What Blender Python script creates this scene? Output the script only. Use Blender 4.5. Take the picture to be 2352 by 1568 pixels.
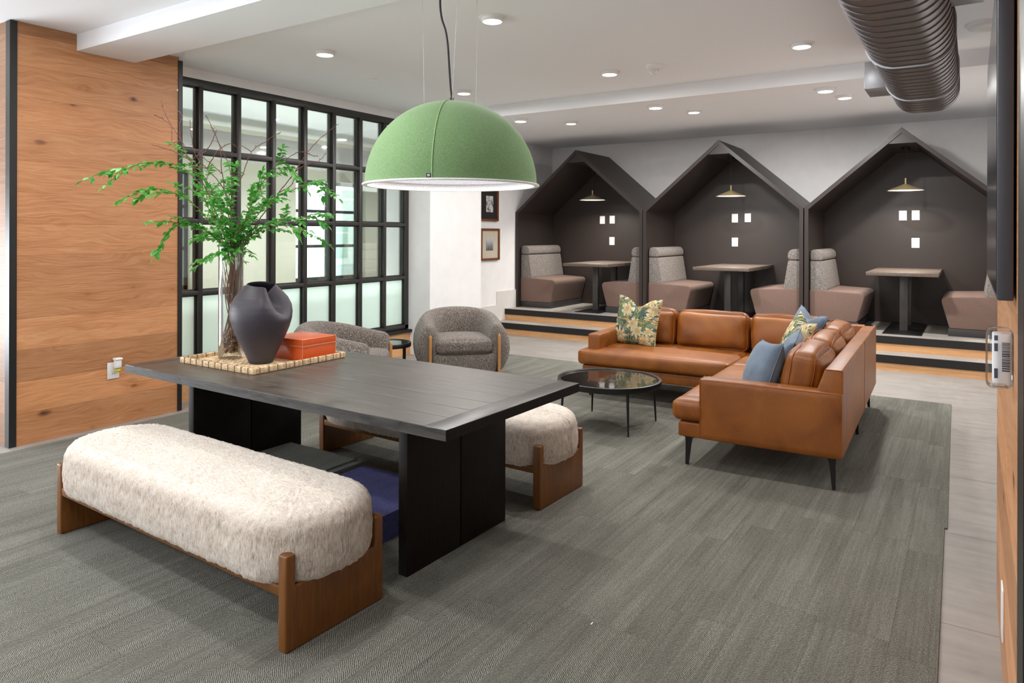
import bpy, bmesh, math, random
from mathutils import Vector, Matrix, Euler, noise as mnoise

# ------------------------------------------------------------------ scene, camera, light
for o in list(bpy.data.objects): bpy.data.objects.remove(o)
SC = bpy.context.scene
COL = SC.collection
R = math.radians
PI = math.pi
SC.view_settings.view_transform = 'Standard'
SC.view_settings.look = 'None'
SC.view_settings.gamma = 1.0
SC.view_settings.use_curve_mapping = False
SC.view_settings.exposure = 0.07

FPX, YAW, Y0, ROLL, CX, CAMH = 1627.0, R(32.97), 537.0, 0.0029, 1176.0, 1.6
cd = bpy.data.cameras.new('camera')
cd.sensor_width = 36.0
cd.lens = 36.0 * FPX / 2352.0
cd.shift_y = -(784.0 - Y0) / 2352.0
cd.clip_start = 0.05
cam = bpy.data.objects.new('camera', cd); COL.objects.link(cam)
cam.matrix_world = (Matrix.Translation((0, 0, CAMH)) @ Matrix.Rotation(YAW, 4, 'Z') @
                    Matrix.Rotation(R(90), 4, 'X') @ Matrix.Rotation(ROLL, 4, 'Z'))
SC.camera = cam

W = bpy.data.worlds.new('sky'); SC.world = W; W.use_nodes = True
bg = W.node_tree.nodes['Background']
bg.inputs[0].default_value = (0.86, 0.95, 0.93, 1)
bg.inputs[1].default_value = 5.0

def area(name, loc, rot, sx, sy, power, col=(1, 1, 1), spread=180, shape='RECTANGLE'):
    l = bpy.data.lights.new(name, 'AREA'); l.shape = shape
    l.size = sx; l.size_y = sy; l.energy = power; l.color = col; l.spread = R(spread)
    o = bpy.data.objects.new(name, l); COL.objects.link(o)
    o.location = loc; o.rotation_euler = rot
    return o
# daylight from the left, plus unseen fill added behind the photographer and in the corridor
area('fill_front', (-4.6, -2.8, 1.3), (R(125), 0, 0), 6.0, 2.0, 62, (0.88, 0.94, 1.0))  # added fill, tilted up to brighten the ceiling
area('daylight_left', (-9.15, -0.3, 1.35), (R(108), 0, R(-90)), 4.2, 2.3, 410, (0.88, 0.94, 1.0))
area('corridor_fill_down', (-7.85, 7.2, 2.3), (0, 0, 0), 1.2, 7.0, 60, (0.95, 1.0, 0.98))  # this panel and the next are added to brighten the corridor
area('corridor_fill_up', (-7.2, 7.2, 0.6), (R(180), R(-12), 0), 1.2, 7.0, 110, (0.93, 1.0, 0.97))

# ------------------------------------------------------------------ materials
def S(r, g, b):
    f = lambda c: (c / 12.92 if c <= 0.04045 else ((c + 0.055) / 1.055) ** 2.4)
    return (f(r / 255), f(g / 255), f(b / 255), 1.0)

class G:
    def __init__(s, name):
        s.mat = bpy.data.materials.new(name); s.mat.use_nodes = True
        s.nt = s.mat.node_tree; s.nt.nodes.clear()
        s.out = s.nt.nodes.new('ShaderNodeOutputMaterial')
    def n(s, t, ins=None, **props):
        nd = s.nt.nodes.new('ShaderNode' + t)
        for k, v in props.items(): setattr(nd, k, v)
        if ins:
            for k, v in ins.items(): s.put(nd.inputs[k], v)
        return nd
    def put(s, sock, v):
        if isinstance(v, bpy.types.NodeSocket): s.nt.links.new(v, sock)
        elif isinstance(v, bpy.types.Node): s.nt.links.new(v.outputs[0], sock)
        else:
            if hasattr(sock, 'default_value'):
                dv = sock.default_value
                if hasattr(dv, '__len__') and not hasattr(v, '__len__'): v = (v,) * len(dv)
                if hasattr(dv, '__len__') and len(dv) == 3 and len(v) == 4: v = v[:3]
                if hasattr(dv, '__len__') and len(dv) == 4 and len(v) == 3: v = tuple(v) + (1.0,)
            sock.default_value = v
    def m(s, op, a, b=None, c=None, clamp=False):
        nd = s.nt.nodes.new('ShaderNodeMath'); nd.operation = op; nd.use_clamp = clamp
        s.put(nd.inputs[0], a)
        if b is not None: s.put(nd.inputs[1], b)
        if c is not None: s.put(nd.inputs[2], c)
        return nd.outputs[0]
    def mix(s, f, a, b, mode='MIX'):
        nd = s.nt.nodes.new('ShaderNodeMix'); nd.data_type = 'RGBA'; nd.blend_type = mode
        s.put(nd.inputs[0], f); s.put(nd.inputs[6], a); s.put(nd.inputs[7], b)
        return nd.outputs[2]
    def ramp(s, f, pts):
        nd = s.nt.nodes.new('ShaderNodeValToRGB')
        cr = nd.color_ramp
        while len(cr.elements) < len(pts): cr.elements.new(0.5)
        for e, (p, c) in zip(cr.elements, pts):
            e.position = p; e.color = c if hasattr(c, '__len__') else (c, c, c, 1)
        s.put(nd.inputs[0], f)
        return nd.outputs[0]
    def obj(s):
        return s.n('TexCoord').outputs['Object']
    def gen(s):
        return s.n('NewGeometry').outputs['Position']
    def xyz(s, v):
        nd = s.n('SeparateXYZ', {0: v}); return nd.outputs
    def vec(s, x, y, z):
        return s.n('CombineXYZ', {0: x, 1: y, 2: z}).outputs[0]
    def scale(s, v, sc):
        return s.n('VectorMath', {0: v, 1: sc}, operation='MULTIPLY').outputs[0]
    def noise(s, v, scale, detail=3.0, rough=0.55, dist=0.0):
        return s.n('TexNoise', {'Vector': v, 'Scale': scale, 'Detail': detail, 'Roughness': rough, 'Distortion': dist}).outputs[0]
    def white(s, v, d='1D'):
        if d == '1D': return s.n('TexWhiteNoise', {'W': v}, noise_dimensions='1D').outputs[0]
        return s.n('TexWhiteNoise', {'Vector': v}, noise_dimensions=d).outputs[0]
    def bump(s, h, strength=0.3, dist=0.01):
        return s.n('Bump', {'Height': h, 'Strength': strength, 'Distance': dist}).outputs[0]
    def pr(s, col, rough=0.5, metal=0.0, normal=None, **kw):
        p = s.n('BsdfPrincipled', {'Base Color': col, 'Roughness': rough, 'Metallic': metal})
        for k, v in kw.items(): s.put(p.inputs[k.replace('_', ' ')], v)
        if normal is not None: s.put(p.inputs['Normal'], normal)
        s.put(s.out.inputs[0], p)
        return s.mat

def plain(name, col, rough=0.5, metal=0.0, vary=0.06, sc=6.0, bmp=0.0, bsc=300.0, **kw):
    g = G(name); v = g.obj()
    c = tuple(col[:3])
    n = g.noise(v, sc, 4)
    cc = g.mix(n, tuple(x * (1 - vary) for x in c) + (1,), tuple(min(1, x * (1 + vary)) for x in c) + (1,))
    nm = g.bump(g.noise(v, bsc, 2), bmp, 0.002) if bmp else None
    return g.pr(cc, rough, metal, nm, **kw)

M = {}
M['wall'] = plain('white_wall_paint', (0.86, 0.85, 0.85), 0.7, bmp=0.05)
M['ceil'] = plain('white_ceiling_paint', (0.87, 0.875, 0.895), 0.8, vary=0.02, sc=0.8)
M['skirt'] = plain('offwhite_trim_paint', (0.70, 0.68, 0.65), 0.55)
M['beige'] = plain('beige_corridor_paint', S(206, 200, 186), 0.7)
M['facade'] = plain('white_facade', (0.9, 0.92, 0.92), 0.8)
M['facade_win'] = plain('greenish_window_glass', S(165, 190, 178), 0.2)
M['roofgrey'] = plain('pale_grey_roof', S(180, 190, 190), 0.8)
M['black'] = plain('black_powder_coat', S(28, 27, 26), 0.42, vary=0.15)
M['frame'] = plain('black_window_frame', S(48, 46, 44), 0.38, vary=0.12)
M['nosing'] = plain('black_stair_nosing', S(17, 16, 16), 0.6, bmp=0.1)
M['booth'] = plain('charcoal_booth_paint', S(46, 38, 35), 0.42, vary=0.1, sc=3, bmp=0.04)
M['boothdark'] = plain('dark_plinth_laminate', S(52, 50, 50), 0.5)
M['leg'] = plain('black_steel', S(24, 24, 24), 0.35, vary=0.1)
M['grey_steel'] = plain('charcoal_steel_post', S(62, 60, 58), 0.35)
M['white_plastic'] = plain('white_plastic', (0.83, 0.81, 0.80), 0.35, vary=0.02)
M['grey_plastic'] = plain('grey_plastic', (0.25, 0.25, 0.25), 0.4)
M['brass'] = plain('brushed_brass', S(176, 158, 120), 0.4, 0.35, vary=0.1)
M['dowel'] = plain('honey_oak_dowel', S(176, 124, 68), 0.45, vary=0.2, sc=30)
M['cord'] = plain('black_cord', S(22, 22, 22), 0.5)
M['wire'] = plain('thin_steel_wire', (0.5, 0.48, 0.46), 0.4, 0.7)
M['tvback'] = plain('dark_tv_plastic', S(58, 58, 64), 0.45)
M['gasket'] = plain('dark_rubber', S(18, 18, 18), 0.7)

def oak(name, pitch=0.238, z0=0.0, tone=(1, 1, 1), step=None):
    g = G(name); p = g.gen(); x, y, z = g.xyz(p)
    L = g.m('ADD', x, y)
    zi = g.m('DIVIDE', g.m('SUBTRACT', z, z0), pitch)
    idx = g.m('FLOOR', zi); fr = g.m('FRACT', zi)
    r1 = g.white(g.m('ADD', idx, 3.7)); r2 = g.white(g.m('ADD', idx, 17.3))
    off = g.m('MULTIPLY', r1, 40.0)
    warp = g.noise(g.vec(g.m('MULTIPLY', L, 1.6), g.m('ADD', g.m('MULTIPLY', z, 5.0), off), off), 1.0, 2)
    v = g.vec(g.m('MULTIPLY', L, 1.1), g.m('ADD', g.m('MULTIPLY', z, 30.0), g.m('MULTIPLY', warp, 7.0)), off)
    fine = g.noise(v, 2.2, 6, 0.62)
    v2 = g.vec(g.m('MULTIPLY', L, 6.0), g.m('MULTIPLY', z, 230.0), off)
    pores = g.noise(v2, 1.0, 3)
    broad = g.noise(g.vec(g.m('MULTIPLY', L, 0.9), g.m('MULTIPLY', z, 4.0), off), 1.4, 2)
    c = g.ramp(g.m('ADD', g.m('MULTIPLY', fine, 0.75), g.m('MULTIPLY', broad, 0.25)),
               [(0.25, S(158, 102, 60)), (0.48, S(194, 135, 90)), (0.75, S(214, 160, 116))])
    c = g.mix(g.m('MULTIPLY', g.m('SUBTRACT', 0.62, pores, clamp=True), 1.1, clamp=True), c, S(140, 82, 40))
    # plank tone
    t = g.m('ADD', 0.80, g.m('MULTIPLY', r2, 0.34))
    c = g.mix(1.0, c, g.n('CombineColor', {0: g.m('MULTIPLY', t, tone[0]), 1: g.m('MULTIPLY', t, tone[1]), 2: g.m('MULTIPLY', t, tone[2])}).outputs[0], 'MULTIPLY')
    # knots
    kv = g.vec(g.m('MULTIPLY', L, 2.4), g.m('ADD', g.m('MULTIPLY', z, 5.2), off), off)
    kd = g.n('TexVoronoi', {'Vector': g.n('VectorMath', {0: kv, 1: g.scale(g.n('TexNoise', {'Vector': kv, 'Scale': 6.0}).outputs[1], (0.10, 0.10, 0.0))}, operation='ADD').outputs[0], 'Scale': 1.0})
    kr = g.xyz(kd.outputs['Color'])[0]
    kk = g.m('MULTIPLY', g.m('GREATER_THAN', kr, 0.45), g.m('SUBTRACT', 1.0, g.m('DIVIDE', kd.outputs['Distance'], g.m('ADD', 0.05, g.m('MULTIPLY', kr, 0.11))), clamp=True))
    halo = g.m('MULTIPLY', g.m('GREATER_THAN', kr, 0.45), g.m('SUBTRACT', 1.0, g.m('DIVIDE', kd.outputs['Distance'], 0.34), clamp=True))
    c = g.mix(g.m('MULTIPLY', halo, 0.45), c, S(150, 88, 42))
    c = g.mix(g.m('MULTIPLY', kk, 1.3, clamp=True), c, S(64, 38, 20))
    # seam
    edge = g.m('MINIMUM', fr, g.m('SUBTRACT', 1.0, fr))
    sm = g.m('LESS_THAN', edge, 0.009)
    c = g.mix(g.m('MULTIPLY', sm, 0.30), c, S(96, 58, 30))
    nm = g.bump(g.m('SUBTRACT', g.m('MULTIPLY', pores, 0.35), sm), 0.25, 0.004)
    return g.pr(c, 0.5, 0.0, nm)
M['oak'] = oak('oak_plank_cladding')
M['oak_side'] = oak('dimmed_pale_oak_cladding', tone=(0.56, 0.64, 0.76))  # pale oak hue, darkened in colour to offset strong light on this face
M['oak_right'] = oak('oak_plank_cladding_right', tone=(0.98, 1.05, 1.15))

def wood(name, dark, light, axis=0, rough=0.4, gs=1.0, bump=0.15, pore=0.35, spec=0.5):
    g = G(name); v = g.obj(); c = list(g.xyz(v))
    L = c[axis]; o = [c[i] for i in range(3) if i != axis]
    w = g.noise(g.vec(g.m('MULTIPLY', L, 1.5), g.m('MULTIPLY', o[0], 5.0), g.m('MULTIPLY', o[1], 5.0)), 1.3 * gs, 2)
    f = g.noise(g.vec(g.m('MULTIPLY', L, 2.0), g.m('ADD', g.m('MULTIPLY', o[0], 45.0), g.m('MULTIPLY', w, 9.0)), g.m('MULTIPLY', o[1], 45.0)), 1.0 * gs, 5, 0.65)
    p = g.noise(g.vec(g.m('MULTIPLY', L, 9.0), g.m('MULTIPLY', o[0], 260.0), g.m('MULTIPLY', o[1], 260.0)), 1.0 * gs, 2)
    cc = g.ramp(g.m('ADD', g.m('MULTIPLY', f, 1 - pore), g.m('MULTIPLY', p, pore)), [(0.32, dark), (0.68, light)])
    nm = g.bump(g.m('ADD', p, g.m('MULTIPLY', f, 0.6)), bump, 0.003)
    return g.pr(cc, rough, 0.0, nm, Specular_IOR_Level=spec)
M['oak_step'] = wood('pine_step_riser', S(196, 142, 92), S(226, 178, 128), 0, 0.5, 0.6, 0.05)
M['table'] = wood('dark_stained_oak_top', S(28, 23, 20), S(92, 83, 75), 0, 0.33, bump=0.3, spec=0.8)
M['table_end'] = wood('dark_stained_oak_breadboard', S(32, 28, 25), S(82, 75, 69), 1, 0.33, bump=0.3, spec=0.8)
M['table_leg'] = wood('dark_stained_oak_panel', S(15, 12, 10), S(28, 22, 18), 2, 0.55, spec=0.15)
M['table_edge'] = wood('shaded_oak_edge', S(26, 24, 23), S(74, 71, 68), 0, 0.5, gs=.8, bump=0.1, pore=.1, spec=0.2)  # wavy edge grain is real; the darker tone imitates shade
M['bench'] = wood('walnut_stained_bench', S(84, 48, 9), S(126, 78, 24), 1, 0.45, bump=0.08)
M['bench_leg'] = wood('walnut_stained_panel', S(86, 49, 9), S(126, 76, 22), 2, 0.42, bump=0.08)
M['laminate'] = wood('grey_oak_laminate', S(82, 70, 62), S(112, 99, 88), 1, 0.4, bump=0.05)
M['pictureframe'] = wood('walnut_picture_frame', S(92, 50, 26), S(128, 76, 44), 2, 0.45)

def concrete(name, base, tile=2.2, oy=0.25):
    g = G(name); p = g.gen(); x, y, z = g.xyz(p)
    n1 = g.noise(p, 1.3, 5, 0.6, 0.6); n2 = g.noise(p, 14, 5, 0.65); n3 = g.noise(g.scale(p, (2.2, 14, 1)), 1.0, 4)
    k = g.m('ADD', g.m('ADD', g.m('MULTIPLY', n1, 0.45), g.m('MULTIPLY', n2, 0.2)), g.m('MULTIPLY', n3, 0.35))
    c = g.ramp(k, [(0.3, tuple(v * 0.66 for v in base[:3]) + (1,)), (0.52, base), (0.72, tuple(min(1, v * 1.22) for v in base[:3]) + (1,))])
    st = g.n('TexVoronoi', {'Vector': g.scale(p, (1.0, 2.2, 1)), 'Scale': 1.1})
    sp = g.m('SUBTRACT', 1.0, g.m('DIVIDE', st.outputs['Distance'], 0.09), clamp=True)
    c = g.mix(g.m('MULTIPLY', sp, 0.55), c, tuple(v * 0.35 for v in base[:3]) + (1,))
    fy = g.m('FRACT', g.m('DIVIDE', g.m('ADD', y, oy), 1.05))
    sy = g.m('LESS_THAN', g.m('ABSOLUTE', g.m('SUBTRACT', fy, 0.5)), 0.0035)
    c = g.mix(g.m('MULTIPLY', sy, 0.6), c, tuple(v * 0.3 for v in base[:3]) + (1,))
    return g.pr(c, g.m('ADD', 0.32, g.m('MULTIPLY', n2, 0.3)), 0.0, g.bump(g.m('SUBTRACT', n2, sy), 0.06, 0.004))
M['floor'] = concrete('polished_concrete', S(152, 146, 140))
M['tread'] = concrete('concrete_tread', S(168, 162, 155), 3.0, 0.9)

def carpet(name, dark, mid, light, strip=0.267, per=0.0080, hue=None):
    g = G(name); p = g.obj(); x, y, z = g.xyz(p)
    xi = g.m('FLOOR', g.m('DIVIDE', x, strip))
    sh = g.m('MULTIPLY', g.white(xi), 1.07)
    yi = g.m('FLOOR', g.m('DIVIDE', g.m('ADD', y, sh), 1.07))
    pid = g.white(g.vec(xi, yi, 0.0), '3D')
    # narrow weave bands inside each plank, direction flips from band to band
    bw = g.m('DIVIDE', g.m('ADD', x, g.m('MULTIPLY', pid, 0.4)), 0.062)
    bi = g.m('FLOOR', bw)
    br = g.white(g.vec(bi, yi, 3.0), '3D')
    sg = g.m('SUBTRACT', g.m('MULTIPLY', g.m('GREATER_THAN', br, 0.5), 2.0), 1.0)
    jit = g.m('MULTIPLY', g.noise(p, 60, 3), 9.0)
    ph = g.m('ADD', g.m('MULTIPLY', g.m('ADD', g.m('MULTIPLY', g.m('MULTIPLY', x, sg), 0.75), g.m('MULTIPLY', y, 0.85)), 2 * PI / per), jit)
    rib = g.m('ADD', 0.5, g.m('MULTIPLY', g.m('SINE', ph), 0.5))
    streak = g.noise(g.vec(g.m('MULTIPLY', x, 70.0), g.m('MULTIPLY', y, 1.6), g.m('MULTIPLY', pid, 9.0)), 1.0, 4, 0.65)
    band = g.noise(g.vec(g.m('MULTIPLY', x, 9.0), g.m('MULTIPLY', y, 1.2), g.m('MULTIPLY', pid, 30.0)), 1.0, 2)
    grain = g.noise(p, 240, 4, 0.8)
    k = g.m('ADD', g.m('ADD', g.m('MULTIPLY', g.m('SUBTRACT', rib, 0.3), g.m('ADD', 0.19, g.m('MULTIPLY', g.m('SUBTRACT', br, 0.5), 0.08))), g.m('MULTIPLY', streak, 0.13)),
            g.m('ADD', g.m('MULTIPLY', grain, 0.62), g.m('MULTIPLY', band, 0.10)))
    k = g.m('ADD', k, g.m('MULTIPLY', g.m('SUBTRACT', pid, 0.5), 0.012))
    c = g.ramp(k, [(0.36, dark), (0.53, mid), (0.72, light)])
    tint = g.noise(p, 1.1, 3)
    c = g.mix(g.m('MULTIPLY', tint, 0.30), c, S(126, 116, 108))
    ex = g.m('FRACT', g.m('DIVIDE', x, strip)); ey = g.m('FRACT', g.m('DIVIDE', g.m('ADD', y, sh), 1.07))
    seam = g.m('MAXIMUM', g.m('LESS_THAN', ex, 0.008), g.m('LESS_THAN', ey, 0.0018))
    c = g.mix(g.m('MULTIPLY', seam, 0.35), c, tuple(v * 0.5 for v in dark[:3]) + (1,))
    nm = g.bump(g.m('SUBTRACT', g.m('ADD', g.m('MULTIPLY', rib, 0.6), grain), seam), 0.55, 0.004)
    return g.pr(c, 0.95, 0.0, nm, Specular_IOR_Level=0.1)
M['rug'] = carpet('grey_green_carpet_planks', S(52, 55, 49), S(132, 133, 124), S(214, 213, 204))
M['tile_grey'] = carpet('grey_carpet_tile', S(66, 70, 66), S(122, 128, 124), S(178, 184, 178))
M['tile_blue'] = carpet('dark_blue_carpet_tile', S(38, 42, 92), S(86, 92, 158), S(144, 150, 205))

def fabric(name, cols, sc=320, aniso=(1, 1, 1), bump=0.4, big=0.0, rough=0.95, pts=(0.34, 0.5, 0.66), sheen=0.2):
    g = G(name); v = g.obj()
    n = g.noise(g.scale(v, aniso), sc, 3, 0.7)
    b = g.noise(v, 9, 3)
    k = g.m('ADD', g.m('MULTIPLY', n, 1 - big), g.m('MULTIPLY', b, big))
    c = g.ramp(k, list(zip(pts, cols)))
    return g.pr(c, rough, 0.0, g.bump(n, bump, 0.004), Specular_IOR_Level=0.15, Sheen_Weight=sheen)
M['boucle_grey'] = fabric('grey_brown_boucle', [S(46, 40, 37), S(100, 92, 86), S(182, 172, 163)], 160, bump=0.9, pts=(0.36, 0.5, 0.64))
M['mauve'] = fabric('mauve_brown_wool', [S(98, 78, 70), S(118, 96, 87), S(138, 116, 106)], 500, bump=0.2, sheen=0.1)
M['blue'] = fabric('slate_blue_linen', [S(78, 92, 110), S(104, 119, 136), S(130, 144, 158)], 500, (1, 1, 0.4), bump=0.2, big=0.3)
M['felt'] = fabric('moss_green_felt', [S(102, 134, 88), S(121, 153, 106), S(140, 171, 125)], 260, bump=0.25)
M['felt_seam'] = plain('pale_green_stitching', S(158, 190, 142), 0.9)
M['feltwhite'] = fabric('white_felt_lining', [S(222, 220, 220), S(238, 236, 236), S(250, 250, 250)], 150, bump=0.2)
def tweed():
    g = G('grey_tweed_weave'); v = g.obj()
    a = g.noise(g.scale(v, (1.0, 0.22, 1.0)), 240, 3, 0.7); b = g.noise(g.scale(v, (1.0, 1.0, 0.16)), 240, 3, 0.7)
    k = g.m('ADD', g.m('MULTIPLY', a, 0.5), g.m('MULTIPLY', b, 0.5))
    c = g.ramp(k, [(0.38, S(72, 68, 70)), (0.5, S(122, 116, 112)), (0.62, S(170, 162, 153))])
    return g.pr(c, 0.95, 0.0, g.bump(k, 0.35, 0.004), Specular_IOR_Level=0.15)
M['tweed'] = tweed()
def bench_boucle():
    g = G('cream_boucle'); v = g.obj(); x, y, z = g.xyz(v)
    nz = g.xyz(g.n('NewGeometry').outputs['Normal'])[2]
    side = g.noise(g.scale(v, (1, 1, 0.16)), 190, 4, 0.7)
    top = g.noise(g.scale(v, (0.35, 1, 1)), 130, 4, 0.7)
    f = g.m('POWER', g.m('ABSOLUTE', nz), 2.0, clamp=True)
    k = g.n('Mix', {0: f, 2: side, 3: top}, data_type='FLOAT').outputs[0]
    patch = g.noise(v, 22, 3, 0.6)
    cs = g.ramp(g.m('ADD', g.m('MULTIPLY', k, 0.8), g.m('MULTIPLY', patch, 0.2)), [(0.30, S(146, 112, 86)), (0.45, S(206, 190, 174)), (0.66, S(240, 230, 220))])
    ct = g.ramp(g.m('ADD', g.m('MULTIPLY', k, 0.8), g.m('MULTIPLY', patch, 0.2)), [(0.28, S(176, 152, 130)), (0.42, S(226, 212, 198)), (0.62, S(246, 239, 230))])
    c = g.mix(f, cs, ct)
    return g.pr(c, 0.95, 0.0, g.bump(k, 0.9, 0.012), Specular_IOR_Level=0.1, Sheen_Weight=0.2)
M['bench_boucle'] = bench_boucle()
def leather():
    g = G('cognac_leather'); v = g.obj()
    n = g.noise(v, 3.2, 4, 0.55, 0.6); f = g.n('TexVoronoi', {'Vector': v, 'Scale': 260.0}).outputs['Distance']
    w = g.noise(g.scale(v, (1, 1, 0.4)), 14, 4, 0.6, 1.2)
    c = g.ramp(n, [(0.3, S(114, 60, 9)), (0.55, S(140, 80, 18)), (0.8, S(160, 97, 30))])
    return g.pr(c, g.m('ADD', 0.36, g.m('MULTIPLY', n, 0.2)), 0.0, g.bump(g.m('ADD', g.m('MULTIPLY', f, 0.25), w), 0.10, 0.012), Specular_IOR_Level=0.5)
M['leather'] = leather()
M['seam'] = plain('cognac_leather_piping', S(150, 76, 32), 0.5)
M['orange'] = plain('orange_leather', S(198, 82, 30), 0.38, vary=0.08, bmp=0.08)
M['stitch'] = plain('pale_orange_edging', S(226, 150, 112), 0.6)
def floral():
    g = G('floral_tapestry'); v = g.obj(); x, y, z = g.xyz(v)
    p = g.vec(x, z, 0.0)
    warp = g.n('TexNoise', {'Vector': p, 'Scale': 9.0, 'Detail': 2.0}).outputs[1]
    q = g.n('VectorMath', {0: p, 1: g.scale(g.n('VectorMath', {0: warp, 1: (0.5, 0.5, 0.5)}, operation='SUBTRACT').outputs[0], (0.10, 0.10, 0))}, operation='ADD').outputs[0]
    base = g.ramp(g.noise(q, 7, 3), [(0.36, S(44, 68, 82)), (0.48, S(70, 96, 94)), (0.58, S(98, 116, 88)), (0.7, S(126, 152, 122))])
    def petals(src, sc, rr, cols, seed, base, thr):
        qq = g.n('VectorMath', {0: src, 1: (seed, seed * 0.7, 0)}, operation='ADD').outputs[0]
        vo = g.n('TexVoronoi', {'Vector': qq, 'Scale': sc, 'Randomness': 0.85}, voronoi_dimensions='2D')
        d = g.n('VectorMath', {0: g.scale(qq, (sc, sc, 0)), 1: g.scale(vo.outputs['Position'], (sc, sc, 0))}, operation='SUBTRACT').outputs[0]
        dx, dy, _ = g.xyz(d)
        ang = g.m('ARCTAN2', dy, dx); rad = g.m('SQRT', g.m('ADD', g.m('MULTIPLY', dx, dx), g.m('MULTIPLY', dy, dy)))
        pet = g.m('ADD', 0.72, g.m('MULTIPLY', g.m('COSINE', g.m('MULTIPLY', ang, 7.0)), 0.28))
        lim = g.m('MULTIPLY', pet, rr)
        inside = g.m('MULTIPLY', g.m('LESS_THAN', rad, lim), g.m('GREATER_THAN', g.xyz(vo.outputs['Color'])[0], thr))
        sh = g.m('ADD', g.m('DIVIDE', rad, rr), g.m('MULTIPLY', g.m('COSINE', g.m('MULTIPLY', ang, 14.0)), 0.16))
        col = g.ramp(sh, cols)
        return g.mix(inside, base, col)
    c = petals(q, 13.0, 0.50, [(0.1, S(70, 92, 60)), (0.6, S(124, 140, 92)), (0.9, S(168, 170, 120))], 3.1, base, 0.25)
    c = petals(q, 7.2, 0.66, [(0.08, S(170, 148, 104)), (0.4, S(198, 182, 144)), (0.7, S(222, 210, 180)), (0.92, S(160, 150, 122))], 1.3, c, 0.08)
    c = petals(q, 10.0, 0.44, [(0.1, S(190, 168, 110)), (0.5, S(214, 198, 154)), (0.9, S(232, 222, 194))], 8.9, c, 0.5)
    br = g.m('LESS_THAN', g.m('ABSOLUTE', g.m('SUBTRACT', g.noise(q, 5.0, 1), 0.5)), 0.012)
    c = g.mix(g.m('MULTIPLY', br, 0.9), c, S(196, 150, 92))
    wv = g.noise(v, 420, 2)
    return g.pr(g.mix(g.m('MULTIPLY', wv, 0.25), c, S(120, 116, 92)), 0.9, 0.0, g.bump(wv, 0.25, 0.003), Specular_IOR_Level=0.15)
M['floral'] = floral()
def rattan():
    g = G('woven_seagrass'); v = g.obj(); x, y, z = g.xyz(v)
    n = g.noise(g.vec(g.m('MULTIPLY', x, 30), g.m('MULTIPLY', y, 30), g.m('MULTIPLY', z, 260)), 1.0, 4, 0.7)
    w = g.m('MULTIPLY', g.m('SINE', g.m('MULTIPLY', x, 170)), g.m('SINE', g.m('MULTIPLY', y, 170)))
    c = g.ramp(g.m('ADD', n, g.m('MULTIPLY', w, 0.06)), [(0.3, S(150, 112, 74)), (0.5, S(212, 182, 142)), (0.7, S(240, 218, 184))])
    return g.pr(c, 0.8, 0.0, g.bump(g.m('ADD', n, g.m('MULTIPLY', w, 0.4)), 0.8, 0.006))
M['rattan'] = rattan()
M['binding'] = plain('dark_grass_binding', S(128, 104, 76), 0.8, vary=0.3, sc=200)
def ceramic():
    g = G('matte_charcoal_ceramic'); v = g.obj(); z = g.xyz(v)[2]
    n = g.noise(g.vec(0.0, 0.0, g.m('MULTIPLY', z, 90)), 1.0, 3)
    return g.pr(g.mix(n, S(50, 46, 54), S(62, 57, 65)), 0.5, 0.0, g.bump(n, 0.15, 0.004), Specular_IOR_Level=0.4)
M['ceramic'] = ceramic()
def glass(name, col=(1, 1, 1, 1), rough=0.0, ior=1.45):
    g = G(name)
    g.pr(col, rough, 0.0, None, Transmission_Weight=1.0, IOR=ior); return g.mat
def vase_glass():
    g = G('clear_glass')
    lw = g.n('LayerWeight', {0: 0.25}).outputs['Facing']
    tint = g.mix(g.m('POWER', lw, 3.0), (0.98, 0.99, 0.985, 1), (0.62, 0.68, 0.70, 1))
    tr = g.n('BsdfTransparent', {0: tint}); gl = g.n('BsdfGlossy', {0: (1, 1, 1, 1), 1: 0.01})
    mx = g.n('MixShader', {0: g.m('MULTIPLY', g.n('Fresnel', {0: 1.45}).outputs[0], 0.8), 1: tr.outputs[0], 2: gl.outputs[0]})
    g.put(g.out.inputs[0], mx.outputs[0]); return g.mat
M['glass'] = vase_glass()
M['acrylic'] = glass('clear_acrylic', (0.93, 0.94, 0.97, 1), 0.04)
def pane(name, tint, refl=1.0):
    g = G(name)
    tr = g.n('BsdfTransparent', {0: tint}); gl = g.n('BsdfGlossy', {0: (1, 1, 1, 1), 1: 0.02})
    fr = g.n('Fresnel', {0: 1.45})
    mx = g.n('MixShader', {0: g.m('MULTIPLY', fr.outputs[0], refl), 1: tr.outputs[0], 2: gl.outputs[0]})
    g.put(g.out.inputs[0], mx.outputs[0]); return g.mat
M['pane'] = pane('window_pane_glass', (0.93, 0.97, 0.95, 1), 0.7)
def frosted():
    g = G('frosted_glass')
    n = g.noise(g.gen(), 0.7, 2)
    tl = g.n('BsdfTranslucent', {0: (0.88, 0.97, 0.93, 1)}); df = g.n('BsdfDiffuse', {0: (0.82, 0.9, 0.87, 1)})
    mx = g.n('MixShader', {0: 0.30, 1: tl.outputs[0], 2: df.outputs[0]})
    g.put(g.out.inputs[0], mx.outputs[0]); return g.mat
M['frosted'] = frosted()
def metal_duct(name, col):
    g = G(name); v = g.obj()
    n = g.noise(g.scale(v, (6, 60, 6)), 1.0, 4); b = g.noise(v, 2.0, 3)
    return g.pr(g.mix(b, tuple(x * 0.85 for x in col[:3]) + (1,), col), g.m('ADD', 0.26, g.m('MULTIPLY', n, 0.18)), 0.9, g.bump(n, 0.06, 0.003))
M['duct'] = metal_duct('galvanised_duct', S(112, 106, 106))
M['galv'] = metal_duct('galvanised_sheet', S(168, 168, 172))
M['duct_paint'] = plain('pale_grey_duct', S(176, 170, 168), 0.45)
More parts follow.
